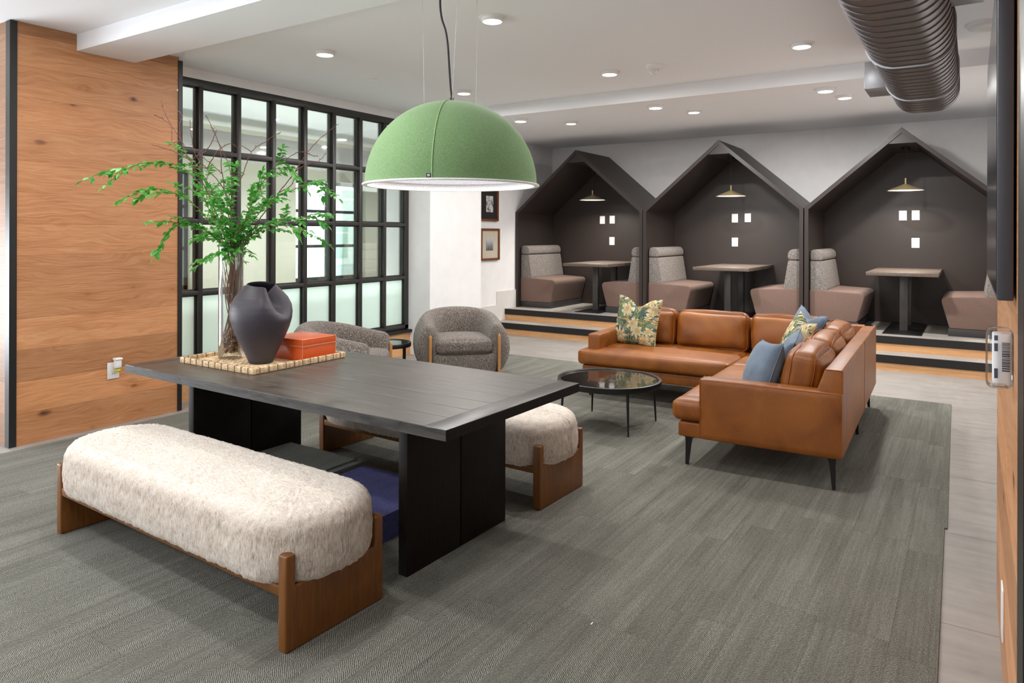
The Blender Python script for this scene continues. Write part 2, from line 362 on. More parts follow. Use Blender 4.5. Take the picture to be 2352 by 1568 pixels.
M['duct_seam'] = plain('duct_seam_bright', S(170, 172, 178), 0.3, 0.8)
def emis(name, col, st):
    g = G(name); e = g.n('Emission', {0: col, 1: st}); g.put(g.out.inputs[0], e.outputs[0]); return g.mat
M['glow'] = emis('led_diffuser', (1, 0.97, 0.93, 1), 6.0)
M['glow_pendant'] = emis('pendant_diffuser', (1, 0.94, 0.86, 1), 4.0)
M['glow_dome'] = (lambda g: (g.put(g.out.inputs[0], g.n('Emission', {0: g.ramp(g.noise(g.obj(), 45, 3), [(.35, S(214, 212, 214)), (.6, S(246, 245, 247))]), 1: 0.95}).outputs[0]), g.mat)[1])(G('lit_felt_diffuser'))
M['coffee_top'] = (lambda g: g.pr(g.mix(g.noise(g.obj(), 5, 4, 0.6, 1.5), S(16, 15, 14), S(40, 36, 30)), 0.07, 0.0, g.bump(g.noise(g.obj(), 7, 3, 0.5, 1.0), 0.12, 0.02), Coat_Weight=0.6))(G('black_enamel_top'))
M['side_top'] = plain('dark_glass_top', S(40, 44, 42), 0.06)
M['screen'] = plain('grey_reflective_screen', S(40, 42, 50), 0.12)
def leafmat():
    g = G('green_leaf'); oi = g.n('ObjectInfo').outputs['Random']
    v = g.obj(); n = g.noise(v, 40, 2); r = g.noise(v, 9, 2)
    c = g.ramp(g.m('ADD', g.m('MULTIPLY', n, 0.4), g.m('MULTIPLY', r, 0.6)), [(0.3, S(36, 108, 36)), (0.5, S(80, 164, 64)), (0.72, S(146, 210, 116))])
    p = g.n('BsdfPrincipled', {'Base Color': c, 'Roughness': 0.4}); t = g.n('BsdfTranslucent', {0: c})
    mx = g.n('MixShader', {0: 0.35, 1: p.outputs[0], 2: t.outputs[0]}); g.put(g.out.inputs[0], mx.outputs[0]); return g.mat
M['leaf'] = leafmat()
M['bark'] = plain('olive_brown_stem', S(112, 78, 44), 0.7, vary=0.3, sc=30)
M['twig'] = plain('reddish_bare_twig', S(104, 62, 50), 0.65, vary=0.3, sc=30)
M['pebble'] = (lambda g: g.pr(g.ramp(g.noise(g.obj(), 45, 2), [(0.3, S(56, 42, 36)), (0.45, S(128, 92, 62)), (0.58, S(170, 134, 98)), (0.7, S(84, 76, 74))]), 0.4))(G('river_pebbles'))
M['mat_dark'] = plain('black_mount_card', S(34, 28, 27), 0.7)
M['mat_beige'] = plain('beige_mount_card', S(196, 186, 166), 0.8)
def photo(name, mode):
    g = G(name); v = g.obj(); x, y, z = g.xyz(v)
    if mode == 0:
        n = g.noise(g.scale(v, (1, 1, 0.25)), 40, 3)
        k = g.m('ADD', g.m('MULTIPLY', n, 0.5), g.m('MULTIPLY', g.m('ADD', z, 0.1), 2.4))
        c = g.ramp(k, [(0.15, S(40, 40, 44)), (0.4, S(120, 120, 124)), (0.75, S(196, 196, 198))])
    else:
        n = g.noise(v, 16, 3, 0.6, 1.0)
        c = g.ramp(n, [(0.36, S(44, 42, 42)), (0.42, S(170, 168, 166)), (0.6, S(214, 212, 210))])
    return g.pr(c, 0.5)
M['photo_grey'] = photo('grey_print', 0); M['photo_pale'] = photo('pale_print', 1)
M['yellow'] = plain('yellow_oil', S(190, 180, 40), 0.2)
M['ink'] = plain('dark_ink', S(60, 66, 84), 0.6)
M['label_white'] = plain('white_label', (0.85, 0.85, 0.88), 0.6)

# ------------------------------------------------------------------ mesh helpers
class MB:
    def __init__(s): s.bm = bmesh.new()
    def absorb(s, b2, mtx=None):
        if mtx is not None: bmesh.ops.transform(b2, matrix=mtx, verts=b2.verts)
        me = bpy.data.meshes.new('tmp'); b2.to_mesh(me); b2.free()
        s.bm.from_mesh(me); bpy.data.meshes.remove(me); return s
    def box(s, x0, x1, y0, y1, z0, z1, bev=0.0, seg=2, mtx=None):
        b = bmesh.new()
        bmesh.ops.create_cube(b, size=1.0)
        for v in b.verts:
            v.co = Vector(((x0 + x1) / 2 + v.co.x * (x1 - x0), (y0 + y1) / 2 + v.co.y * (y1 - y0), (z0 + z1) / 2 + v.co.z * (z1 - z0)))
        if bev > 0: bmesh.ops.bevel(b, geom=list(b.edges), offset=bev, segments=seg, profile=0.5, affect='EDGES')
        return s.absorb(b, mtx)
    def prism(s, pts, a0, a1, axis=1, bev=0.0, seg=2, mtx=None):
        """closed 2-D polygon extruded along axis; pts are the other two coordinates in x,y,z order"""
        b = bmesh.new()
        def P(u, v, a):
            c = [u, v]; c.insert(axis, a); return Vector(c)
        v0 = [b.verts.new(P(u, v, a0)) for u, v in pts]; v1 = [b.verts.new(P(u, v, a1)) for u, v in pts]
        n = len(pts)
        b.faces.new(v0); b.faces.new(v1[::-1])
        for i in range(n): b.faces.new((v0[(i + 1) % n], v0[i], v1[i], v1[(i + 1) % n]))
        bmesh.ops.recalc_face_normals(b, faces=b.faces)
        if bev > 0: bmesh.ops.bevel(b, geom=list(b.edges), offset=bev, segments=seg, profile=0.5, affect='EDGES', clamp_overlap=True)
        return s.absorb(b, mtx)
    def tube(s, pts, rad, seg=10, cap=True, round_end=False):
        pts = [Vector(p) for p in pts]
        if not hasattr(rad, '__len__'): rad = [rad] * len(pts)
        bm = s.bm; rings = []
        up = Vector((0, 0, 1))
        t0 = (pts[1] - pts[0]).normalized()
        a = up.cross(t0) if abs(t0.z) < 0.95 else Vector((1, 0, 0)).cross(t0)
        a.normalize()
        for i, p in enumerate(pts):
            t = (pts[min(i + 1, len(pts) - 1)] - pts[max(i - 1, 0)]).normalized()
            a = (a - t * a.dot(t)).normalized(); b = t.cross(a)
            rings.append([bm.verts.new(p + (a * math.cos(2 * PI * k / seg) + b * math.sin(2 * PI * k / seg)) * rad[i]) for k in range(seg)])
        for i in range(len(rings) - 1):
            for k in range(seg):
                bm.faces.new((rings[i][k], rings[i][(k + 1) % seg], rings[i + 1][(k + 1) % seg], rings[i + 1][k]))
        if cap:
            bm.faces.new(rings[0][::-1]); bm.faces.new(rings[-1])
        return s
    def lathe(s, prof, seg=48, c=(0, 0, 0), fn=None, closed=False):
        bm = s.bm; c = Vector(c); rings = []
        for r, z in prof:
            if r < 1e-6:
                rings.append([bm.verts.new(c + Vector((0, 0, z)))])
            else:
                ring = []
                for k in range(seg):
                    a = 2 * PI * k / seg; p = Vector((r * math.cos(a), r * math.sin(a), z))
                    if fn: p = fn(p, a, r, z)
                    ring.append(bm.verts.new(c + p))
                rings.append(ring)
        n = len(rings)
        for i in range(n if closed else n - 1):
            A, B = rings[i], rings[(i + 1) % n]
            for k in range(seg):
                k2 = (k + 1) % seg
                if len(A) == 1 and len(B) == 1: continue
                if len(A) == 1: bm.faces.new((A[0], B[k2], B[k]))
                elif len(B) == 1: bm.faces.new((A[k], A[k2], B[0]))
                else: bm.faces.new((A[k], A[k2], B[k2], B[k]))
        return s
    def soft(s, c, size, r=0.04, bulge=(0, 0, 0), n=14, mtx=None, fn=None):
        """rounded, puffed box: size = full size, bulge = outward swell of the +-x, +-y, +-z faces"""
        b = bmesh.new(); h = Vector(size) / 2
        faces = []
        def warp(u):
            return math.copysign(1 - (1 - abs(u)) ** 1.5, u)
        cache = {}
        def vert(u):
            key = (round(u[0], 5), round(u[1], 5), round(u[2], 5))
            if key in cache: return cache[key]
            w = [warp(t) if abs(t) < 1 else t for t in u]
            full = Vector((w[0] * h.x, w[1] * h.y, w[2] * h.z))
            inner = Vector([max(-(h[i] - r), min(h[i] - r, full[i])) for i in range(3)])
            d = full - inner
            p = inner + d.normalized() * r if d.length > 1e-9 else full
            for i in range(3):
                j, k = (i + 1) % 3, (i + 2) % 3
                if bulge[i]:
                    fall = max(0, (1 - w[j] ** 2)) ** 0.6 * max(0, (1 - w[k] ** 2)) ** 0.6
                    p[i] += bulge[i] * fall * w[i]
            if fn: p = fn(p, w)
            cache[key] = b.verts.new(Vector(c) + p); return cache[key]
        for ax in range(3):
            for sg in (-1, 1):
                for i in range(n):
                    for j in range(n):
                        q = []
                        for (ii, jj) in ((i, j), (i + 1, j), (i + 1, j + 1), (i, j + 1)):
                            u = [0, 0, 0]; u[ax] = sg; u[(ax + 1) % 3] = -1 + 2 * ii / n; u[(ax + 2) % 3] = -1 + 2 * jj / n
                            q.append(vert(u))
                        if sg < 0: q = q[::-1]
                        b.faces.new(q)
        return s.absorb(b, mtx)
    def ellipsoid(s, c, rx, ry, rz, mtx=None, u=10, v=6):
        b = bmesh.new(); bmesh.ops.create_uvsphere(b, u_segments=u, v_segments=v, radius=1.0)
        m = Matrix.Translation(c) @ (mtx or Matrix.Identity(4)) @ Matrix.Diagonal((rx, ry, rz, 1))
        return s.absorb(b, m)
    def build(s, name, mat, parent=None, ang=38, loc=None):
        bm = s.bm
        bmesh.ops.recalc_face_normals(bm, faces=bm.faces)
        for f in bm.faces: f.smooth = True
        lim = R(ang)
        for e in bm.edges:
            if len(e.link_faces) == 2:
                e.smooth = e.link_faces[0].normal.angle(e.link_faces[1].normal, 0) < lim
        me = bpy.data.meshes.new(name); bm.to_mesh(me); bm.free()
        o = bpy.data.objects.new(name, me); COL.objects.link(o)
        if mat is not None: me.materials.append(M[mat] if isinstance(mat, str) else mat)
        if parent is not None: o.parent = parent
        if loc is not None: o.location = loc
        return o

def tag(o, label, cat, group=None):
    o['label'] = label; o['category'] = cat
    if group: o['group'] = group
    return o
def thing(name, label, cat, loc=(0, 0, 0), rz=0.0, group=None):
    o = bpy.data.objects.new(name, None); COL.objects.link(o); o.empty_display_size = 0.1
    o.location = loc; o.rotation_euler = (0, 0, rz)
    return tag(o, label, cat, group)
def struct(o):
    o['kind'] = 'structure'; return o
def sbox(name, mat, *a, **k):
    return struct(MB().box(*a, **k).build(name, mat))
def dup(root, loc, rz=None, label=None):
    kids = {}
    for o in list(bpy.data.objects):
        if o.parent: kids.setdefault(o.parent.name, []).append(o)
    def cp(o, par):
        c = o.copy(); COL.objects.link(c)
        if par is not None: c.parent = par
        for k in kids.get(o.name, []): cp(k, c)
        return c
    c = cp(root, None); c.location = loc
    if rz is not None: c.rotation_euler = (0, 0, rz)
    if label: c['label'] = label
    return c
RT = Vector((math.cos(YAW), math.sin(YAW), 0)); FW = Vector((-math.sin(YAW), math.cos(YAW), 0))

# ------------------------------------------------------------------ the room
ZC = 3.18
sbox('floor', 'floor', -9.4, 3.1, -3.1, 11.6, -0.2, 0)
sbox('ceiling', 'ceil', -9.4, 3.1, -3.1, 11.6, ZC, ZC + 0.2)
sbox('wall_back', 'wall', -9.4, 0.75, 11.4, 11.6, 0, ZC)
sbox('wall_front', 'wall', -9.4, 3.1, -3.1, -2.95, 0, ZC)
sbox('wall_left', 'oak', -7.2, -5.984, 2.4, 3.712, 0.0, ZC)
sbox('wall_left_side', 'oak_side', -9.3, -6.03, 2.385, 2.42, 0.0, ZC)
sbox('wall_left_rear', 'wall', -6.75, -6.505, 8.2, 11.4, 0, ZC)
sbox('wall_left_column', 'wall', -6.75, -5.914, 7.158, 8.3, 0, ZC)
sbox('wall_left_header', 'wall', -6.40, -6.28, 3.6, 7.158, 3.088, ZC)
sbox('wall_left_outer', 'wall', -9.4, -9.25, -3.1, 2.4, 0, ZC)
sbox('wall_right', 'wall', 0.6, 0.75, 3.7, 11.4, 0, ZC)
sbox('wall_right_oak', 'oak_right', 0.098, 0.6, 2.135, 3.84, 0, ZC)
sbox('wall_right_rear', 'wall', 3.0, 3.1, -3.1, 1.95, 0, ZC)
sbox('wall_right_return', 'wall', 0.4, 3.0, 1.7, 1.94, 0, ZC)
# black corner strips of the oak cladding
sbox('trim_1', 'black', -6.045, -5.978, 2.375, 2.425, 0, ZC - 0.005)
sbox('trim_2', 'black', -6.02, -5.976, 3.705, 3.745, 0, ZC - 0.03)
sbox('trim_3', 'black', 0.096, 0.42, 1.90, 2.135, 0, ZC)
# shallow dropped beams
sbox('trim_4', 'ceil', -5.99, 3.0, 2.846, 3.314, 3.048, ZC)
sbox('trim_5', 'ceil', -6.505, 0.6, 7.205, 7.66, 3.04, ZC)
# steps and platform
PL = 0.362
sbox('floor_platform', 'tread', -6.505, 0.6, 9.80, 11.4, 0, PL)
sbox('floor_step', 'tread', -6.505, 0.6, 9.455, 9.80, 0, 0.181)
sbox('trim_6', 'oak_step', -6.505, 0.6, 9.447, 9.456, 0.0, 0.088)
sbox('trim_7', 'nosing', -6.505, 0.6, 9.435, 9.456, 0.088, 0.1805)
sbox('trim_8', 'oak_step', -6.505, 0.6, 9.793, 9.801, 0.181, 0.272)
sbox('trim_9', 'nosing', -6.505, 0.6, 9.782, 9.801, 0.272, 0.3615)
# stepped skirting on the left wall
struct(MB().prism([(8.3, 0), (9.44, 0), (9.44, 0.18), (9.79, 0.18), (9.79, 0.36), (10.14, 0.36), (10.14, 0.66), (9.56, 0.66), (9.56, 0.44), (8.3, 0.44)], -6.505, -6.485, axis=0).build('baseboard_left', 'skirt'))
# corridor beyond the window wall
def wall_with_holes(name, mat, X0, X1, y0, y1, z0, z1, holes):
    m = MB(); cur = y0
    for (a, b, c, d) in holes:
        m.box(X0, X1, cur, a, z0, z1); m.box(X0, X1, a, b, z0, c); m.box(X0, X1, a, b, d, z1); cur = b
    m.box(X0, X1, cur, y1, z0, z1)
    return struct(m.build(name, mat))
wall_with_holes('wall_corridor', 'beige', -9.5, -9.3, 2.4, 11.4, 0, ZC, [(4.3, 5.98, 0.79, 2.5), (7.82, 9.42, 0.79, 2.5)])
for i, (a, b) in enumerate(((4.3, 5.98), (7.82, 9.42))):
    w = thing('window_%d' % (i + 2), '', 'window', (-9.44, a, 0.79)); struct(w)
    del w['label']; del w['category']
    f = MB(); wd, ht = b - a, 2.5 - 0.79
    for (p, q) in ((0, .06), (wd - .06, wd)): f.box(-.03, .03, p, q, 0, ht)
    for (p, q) in ((0, .06), (ht - .06, ht), (ht * .33, ht * .33 + .05), (ht * .68, ht * .68 + .05)): f.box(-.03, .03, 0, wd, p, q)
    f.box(-.03, .03, wd * .5 - .03, wd * .5 + .03, 0, ht)
    f.build('window_frame', 'black', w)
    MB().box(-.004, .004, .03, wd - .03, .03, ht - .03).build('window_pane', 'pane', w)

# the big gridded window
w1 = bpy.data.objects.new('window_1', None); COL.objects.link(w1); struct(w1); w1.location = (-6.28, 0, 0)
YS = [4.125, 4.553, 4.986, 5.416, 5.844, 6.277, 6.702]
ZB, ZT = 0.345, 3.088
f = MB()
f.box(-.10, 0, 3.6, 7.156, ZT - .075, ZT, .002); f.box(-.10, 0, 3.6, 7.156, ZB, ZB + .05, .002)
f.box(-.10, 0, 7.09, 7.156, ZB, ZT, .002); f.box(-.10, 0, 3.6, 3.68, ZB, ZT, .002)
f.build('window_frame', 'frame', w1)
for y in YS:
    MB().box(-.10, .004, y - .023, y + .023, ZB + .04, ZT - .06, .002).build('mullion', 'frame', w1)
for z in (2.392, 1.716, 1.020):
    MB().box(-.10, .002, 3.65, 7.10, z - .021, z + .021, .002).build('glazing_bar', 'frame', w1)
edges = [3.68] + YS + [7.09]
cl, fr, stop = MB(), MB(), MB()
for a, b in zip(edges[:-1], edges[1:]):
    for (z0, z1) in ((1.041, 1.695), (1.737, 2.371), (2.413, ZT - .075)):
        cl.box(-.056, -.050, a, b, z0, z1)
    fr.box(-.056, -.050, a, b, ZB + .05, 0.999)
    for (z0, z1) in ((ZB + .05, .999), (1.041, 1.695), (1.737, 2.371), (2.413, ZT - .075)):
        e = .023 if b != 7.09 else 0.0; e0 = .023 if a != 3.68 else 0.0
        stop.box(-.050, -.034, a + e0, a + e0 + .014, z0, z1); stop.box(-.050, -.034, b - e - .014, b - e, z0, z1)
        stop.box(-.050, -.034, a, b, z0, z0 + .014); stop.box(-.050, -.034, a, b, z1 - .014, z1)
cl.build('glass_pane', 'pane', w1); fr.build('frosted_pane', 'frosted', w1); stop.build('glazing_bead', 'frame', w1)
sbox('trim_10', 'nosing', -6.40, -6.215, 3.72, 7.195, 0.300, 0.335)
sbox('trim_11', 'oak_step', -6.42, -6.25, 3.72, 7.18, 0.0, 0.300)
# pale corridor duct and the building across the street
d = MB()
prof = []
for k in range(160):
    y = 2.5 + k * 0.055; prof.append(y)
dm = bmesh.new(); rings = []
for i, y in enumerate(prof):
    rr = 0.19 if i % 6 else 0.195
    rings.append([dm.verts.new((-8.45 + rr * math.cos(2 * PI * k / 28) * 1.25, y, 2.775 + rr * math.sin(2 * PI * k / 28))) for k in range(28)])
for i in range(len(rings) - 1):
    for k in range(28): dm.faces.new((rings[i][k], rings[i][(k + 1) % 28], rings[i + 1][(k + 1) % 28], rings[i + 1][k]))
dm.faces.new(rings[0]); dm.faces.new(rings[-1][::-1])
d.absorb(dm)
tag(d.build('ventilation_duct', 'duct_paint'), 'pale ribbed duct in the corridor behind the black gridded window', 'duct')
b = thing('building', 'white building with pale green windows seen through the corridor window', 'building', (-17, 10, -3))
wl = MB().box(-3, 0, -9, 14, 0, 14).build('facade', 'facade', b)
for iy in range(9):
    for iz in range(4):
        yy = -7.6 + iy * 2.2; zz = 1.2 + iz * 2.6
        wo = MB(); 
        for p in (0, .42):
            for q in (0, .42, .84): wo.box(-.02, .02, yy + p, yy + p + .38, zz + q, zz + q + .38)
        wo.build('window', 'facade_win', b)
MB().box(0, 1.2, -9, 14, 3.35, 3.6).build('canopy_roof', 'roofgrey', b)

# ------------------------------------------------------------------ carpet
rug = MB()
rug.prism([(-5.855, -2.2), (-0.03, -2.2), (-0.120, 4.519), (-5.855, 4.519)], 0.0, 0.009, 2).prism([(-5.855, 4.52), (-0.106, 4.52), (-0.156, 7.85), (-5.855, 7.85)], 0.0, 0.009, 2)
tag(rug.build('area_rug', 'rug'), 'large grey green woven carpet of planks covering the concrete floor', 'rug')
RZ = 0.009

# ------------------------------------------------------------------ ceiling fittings
def ceiling_light(x, y, z, label, power=19, grp='recessed ceiling lights'):
    t = thing('ceiling_light', label, 'light', (x, y, z), 0, grp)
    MB().lathe([(0.0, 0), (.098, 0), (.098, -.004), (.080, -.006), (.080, -.030), (.072, -.034), (.068, -.030), (0, -.030)], 40).build('trim_ring', 'white_plastic', t)
    MB().lathe([(0, -.0315), (.067, -.0315), (.067, -.034), (0, -.034)], 36).build('diffuser', 'glow', t)
    l = bpy.data.lights.new('ceiling_light_lamp', 'AREA'); l.shape = 'DISK'; l.size = 0.13; l.energy = power; l.color = (1.0, 0.98, 0.96); l.spread = R(180)
    lo = bpy.data.objects.new('ceiling_light_lamp', l); COL.objects.link(lo); lo.parent = t; lo.location = (0, 0, -.04)
    return t
CL = [(-4.72, 4.28, 'ceiling light nearest the oak wall, left of the green lamp cords'),
      (-2.94, 4.26, 'ceiling light just right of the green lamp cords, second row'),
      (-4.72, 6.29, 'ceiling light peeking out just above the green dome lamp'),
      (-2.955, 6.29, 'ceiling light beside the caged smoke detector'),
      (-1.18, 6.21, 'ceiling light nearest the ribbed duct on the main ceiling')]
for x, y, lb in CL: ceiling_light(x, y, ZC, lb, 24 if (x, y) == (-4.72, 6.29) else 19)
for x, y, lb in [(-4.755, 7.52, 'ceiling light on the rear beam above the left dark booth'),
                 (-2.97, 7.52, 'ceiling light on the rear beam above the middle dark booth'),
                 (-1.21, 7.53, 'ceiling light on the rear beam close to the ribbed duct')]: ceiling_light(x, y, 3.04, lb, 7 if x < -4 else 13)
for x, y, lb in [(-4.734, 8.82, 'ceiling light behind the rear beam before the left booth peak'),
                 (-2.97, 8.83, 'ceiling light behind the rear beam before the middle booth peak'),
                 (-1.21, 8.80, 'ceiling light behind the rear beam beside the square duct branch')]: ceiling_light(x, y, ZC, lb, {-4.734: 9, -2.97: 60, -1.21: 70}[x])
for x in (-4.72, -2.95, -1.2):
    for y in (2.1, 0.1, -1.6):
        if y == 2.1 and x > -2: continue
        ceiling_light(x, y, ZC, 'round ceiling light over the near end of the room', 19)
ceiling_light(-1.2, 4.27, ZC, 'round ceiling light over the near end of the room', 19)
t = thing('smoke_detector', 'white smoke detector with wire cage under the ceiling', 'smoke detector', (-2.493, 6.283, ZC))
MB().lathe([(0, 0), (.085, 0), (.085, -.012), (.075, -.03), (.05, -.042), (0, -.045)], 32).build('base', 'white_plastic', t)
cg = MB()
for k in range(10):
    a = 2 * PI * k / 10
    cg.tube([(.045 * math.cos(a), .045 * math.sin(a), -.04), (.042 * math.cos(a), .042 * math.sin(a), -.07), (.02 * math.cos(a), .02 * math.sin(a), -.082)], .003, 6)
cg.lathe([(.022, -.078), (.026, -.083), (0, -.084)], 16).build('cage', 'white_plastic', t)
tag(MB().lathe([(0, 0), (.045, 0), (.045, -.006), (.03, -.010), (0, -.010)], 28, (-5.164, 5.317, ZC)).build('sprinkler_cover', 'ceil'), 'small flat white sprinkler cap near the window wall', 'sprinkler')
tag(MB().lathe([(0, 0), (.045, 0), (.045, -.006), (.03, -.010), (0, -.010)], 28, (-5.2, 8.865, ZC)).build('sprinkler_cover', 'ceil'), 'small flat sprinkler cap on the dim ceiling by the back corner', 'sprinkler')
tag(MB().lathe([(0, 0), (.13, 0), (.13, -.012), (.115, -.035), (.08, -.045), (.076, -.043), (0, -.046)], 40, (0.09, 6.36, ZC)).build('access_point', 'white_plastic'), 'round white device on the ceiling right of the ribbed duct', 'wireless device')

# oval spiral duct
def oval(hw, hh, rc, n=11):
    pts = []
    for cx_, cz_, a0 in ((hw - rc, hh - rc, 0), (-(hw - rc), hh - rc, 90), (-(hw - rc), -(hh - rc), 180), (hw - rc, -(hh - rc), 270)):
        for k in range(n):
            a = R(a0 + 90 * k / (n - 1)); pts.append((cx_ + rc * math.cos(a), cz_ + rc * math.sin(a)))
    return pts
du = thing('ventilation_duct', 'large oval ribbed metal duct hanging under the ceiling at right', 'duct', (-0.32, 0, 2.835))
bm = bmesh.new(); rings = []; yy = -2.5
stations = []
while yy < 6.74:
    stations += [(yy, 0), (yy + .112, 0), (yy + .114, .004), (yy + .119, .004)]; yy += .121
stations += [(6.75, 0), (6.755, -.012)]
for (y, e) in stations:
    rings.append([bm.verts.new((u, y, v)) for u, v in oval(.235 + e, .21 + e, .17)])
for A, B in zip(rings[:-1], rings[1:]):
    for k in range(len(A)): bm.faces.new((A[k], A[(k + 1) % len(A)], B[(k + 1) % len(A)], B[k]))
bm.faces.new(rings[0]); bm.faces.new(rings[-1][::-1])
mb = MB(); mb.absorb(bm); mb.build('duct_body', 'duct', du, ang=25)
for y in (1.6, 3.25, 4.9, 6.15):
    b2 = bmesh.new(); rr = []
    for (dy, e) in ((0, .001), (.002, .010), (.014, .010), (.016, .001)): rr.append([b2.verts.new((u, y + dy, v)) for u, v in oval(.235 + e, .21 + e, .17 + e * .5)])
    for A, B in zip(rr[:-1], rr[1:]):
        for k in range(len(A)): b2.faces.new((A[k], A[(k + 1) % len(A)], B[(k + 1) % len(A)], B[k]))
    mb = MB(); mb.absorb(b2); mb.build('joint_band', 'duct_seam', du)
MB().box(-.395, -.20, 6.21, 6.60, -.085, .13, .003).build('branch_box', 'galv', du)
MB().box(.20, .37, 3.85, 4.20, -.085, .13, .003).build('branch_box', 'galv', du)
hg = MB()
for y in (0.5, 2.5, 4.6, 6.4): hg.box(-.02, .02, y, y + .03, .2, .345)
hg.build('hanger', 'galv', du)

# ------------------------------------------------------------------ booths
BX = [-5.354, -3.048, -0.738]; YF, YB = 10.127, 11.385
def booth(xc, label):
    t = thing('booth', label, 'booth', (xc, 0, PL), 0, 'dark gabled booths along the back wall')
    hw, ez, pz, th = 1.148, 1.965 - PL, 2.955 - PL, .05
    sl = (pz - ez) / hw; vt = th * math.sqrt(1 + sl * sl)
    for s in (-1, 1):
        MB().prism([(s * hw, 0), (s * (hw - th), 0), (s * (hw - th), ez - vt + sl * th), (s * hw, ez)], YF, YB, 1).build('side_panel', 'booth', t)
        MB().prism([(0, pz), (s * hw, ez), (s * (hw - th), ez - vt + sl * th), (0, pz - vt)], YF, YB, 1).build('roof_panel', 'booth', t)
    MB().prism([(-hw + th, 0), (hw - th, 0), (hw - th, ez - vt + sl * th), (0, pz - vt), (-hw + th, ez - vt + sl * th)], YB - .015, YB, 1).build('back_panel', 'booth', t)
    h = .155; zf = pz - vt - h * sl
    MB().prism([(-h, zf), (h, zf), (0, pz - vt)], YF + .015, YB - .02, 1).build('ridge_board', 'booth', t)
    return t
booth(BX[0], 'dark gabled booth in the corner beside the framed pictures')
booth(BX[1], 'dark gabled booth in the middle of the three')
booth(BX[2], 'dark gabled booth farthest right, beside the wall screen')
def booth_seat(label):
    t = thing('banquette', label, 'seat', (0, 0, 0), 0, 'upholstered booth seats')
    L = .565
    MB().box(.01, .60, -L, L, 0, .092, .003).build('plinth', 'boothdark', t)
    MB().prism([(.005, .092), (.585, .092), (.668, .40), (.672, .44), (.655, .468), (.62, .478), (.22, .497), (.005, .50)], -L, L, 1, .016, 3).build('seat', 'mauve', t)
    MB().prism([(.012, .48), (.215, .46), (.222, .52), (.165, .875), (.155, .885), (.012, .885)], -L + .01, L - .01, 1, .012, 3).build('backrest', 'tweed', t)
    MB().prism([(.010, .893), (.158, .893), (.172, .93), (.168, .985), (.14, 1.025), (.10, 1.04), (.05, 1.04), (.018, 1.02), (.010, .98)], -L + .008, L - .008, 1, .016, 3).build('headrest', 'tweed', t)
    return t
seat = booth_seat('')
slab = [('left booth', BX[0]), ('middle booth', BX[1]), ('right booth', BX[2])]
first = True
for nm, xc in slab:
    for s in (-1, 1):
        lb = 'mauve booth seat with grey tweed back on the %s side of the %s' % ('left' if s < 0 else 'right', nm)
        loc = (xc + s * 1.10, 10.775, PL); rz = 0 if s < 0 else PI
        if first: seat.location = loc; seat['label'] = lb; first = False
        else: dup(seat, loc, rz, lb)
def booth_table(label):
    t = thing('booth_table', label, 'table', (0, 0, 0), 0, 'booth tables')
    MB().box(-.395, .395, -.715, .715, .728, .773, .003).build('tabletop', 'laminate', t)
    for y in (-.33, .36):
        MB().box(-.045, .045, y - .03, y + .03, .018, .728, .003).build('leg', 'grey_steel', t)
        MB().prism([(-.215, 0), (.215, 0), (.215, .008), (.06, .022), (-.06, .022), (-.215, .008)], y - .33, y + .33, 1).build('base_plate', 'leg', t)
    return t
bt = booth_table('grey oak booth table in the left booth')
bt.location = (-5.08, 10.655, PL)
dup(bt, (-2.96, 10.655, PL), 0, 'grey oak booth table in the middle booth')
dup(bt, (-0.725, 10.66, PL), 0, 'grey oak booth table in the right booth')
def pendant(label, loc):
    t = thing('pendant_lamp', label, 'lamp', loc, 0, 'small brass booth pendants')
    MB().lathe([(.222, 0), (.225, .004), (.05, .075), (.014, .092), (0, .092)], 56).lathe([(.222, 0), (.22, .003), (.05, .070), (0, .080)], 56).build('lamp_shade', 'brass', t)
    MB().lathe([(0, .012), (.205, .006), (.21, .010), (0, .018)], 48).build('diffuser', 'glow_pendant', t)
    MB().lathe([(0, .09), (.012, .09), (.012, .165), (0, .165)], 16).build('stem', 'brass', t)
    MB().tube([(0, 0, .16), (0, 0, 2.735 - loc[2])], .004, 8).build('cord', 'cord', t)
    MB().lathe([(0, 2.75 - loc[2]), (.05, 2.75 - loc[2]), (.05, 2.72 - loc[2]), (0, 2.715 - loc[2])], 24).build('canopy', 'cord', t)
    l = bpy.data.lights.new('pendant_lamp_bulb', 'AREA'); l.shape = 'DISK'; l.size = .38; l.energy = 26; l.color = (1, .93, .84); l.spread = R(150)
    lo = bpy.data.objects.new('pendant_lamp_bulb', l); COL.objects.link(lo); lo.parent = t; lo.location = (0, 0, -.004)
pendant('brass cone pendant lamp hanging in the left booth', (-5.308, 10.65, 2.165))
pendant('brass cone pendant lamp hanging in the middle booth', (-3.013, 10.65, 2.17))
pendant('brass cone pendant lamp hanging in the right booth', (-0.73, 10.65, 2.185))
def plate(label, x, z, outlet, w=.098, h=.138):
    t = thing('wall_outlet' if outlet else 'blank_wall_plate', label, 'outlet' if outlet else 'wall plate', (x, YB - .015, z), 0, 'white plates on the booth walls')
    MB().box(-w / 2, w / 2, -.008, 0, -h / 2, h / 2, .003).build('plate', 'white_plastic', t)
    if outlet:
        MB().box(-.02, .02, -.010, -.006, -.042, .042, .004).build('socket_face', 'white_plastic', t)
        sl = MB()
        for zz in (.02, -.02):
            for xx in (-.008, .008): sl.box(xx - .0015, xx + .0015, -.0106, -.0098, zz - .006, zz + .006)
        sl.build('slots', 'gasket', t)
    return t
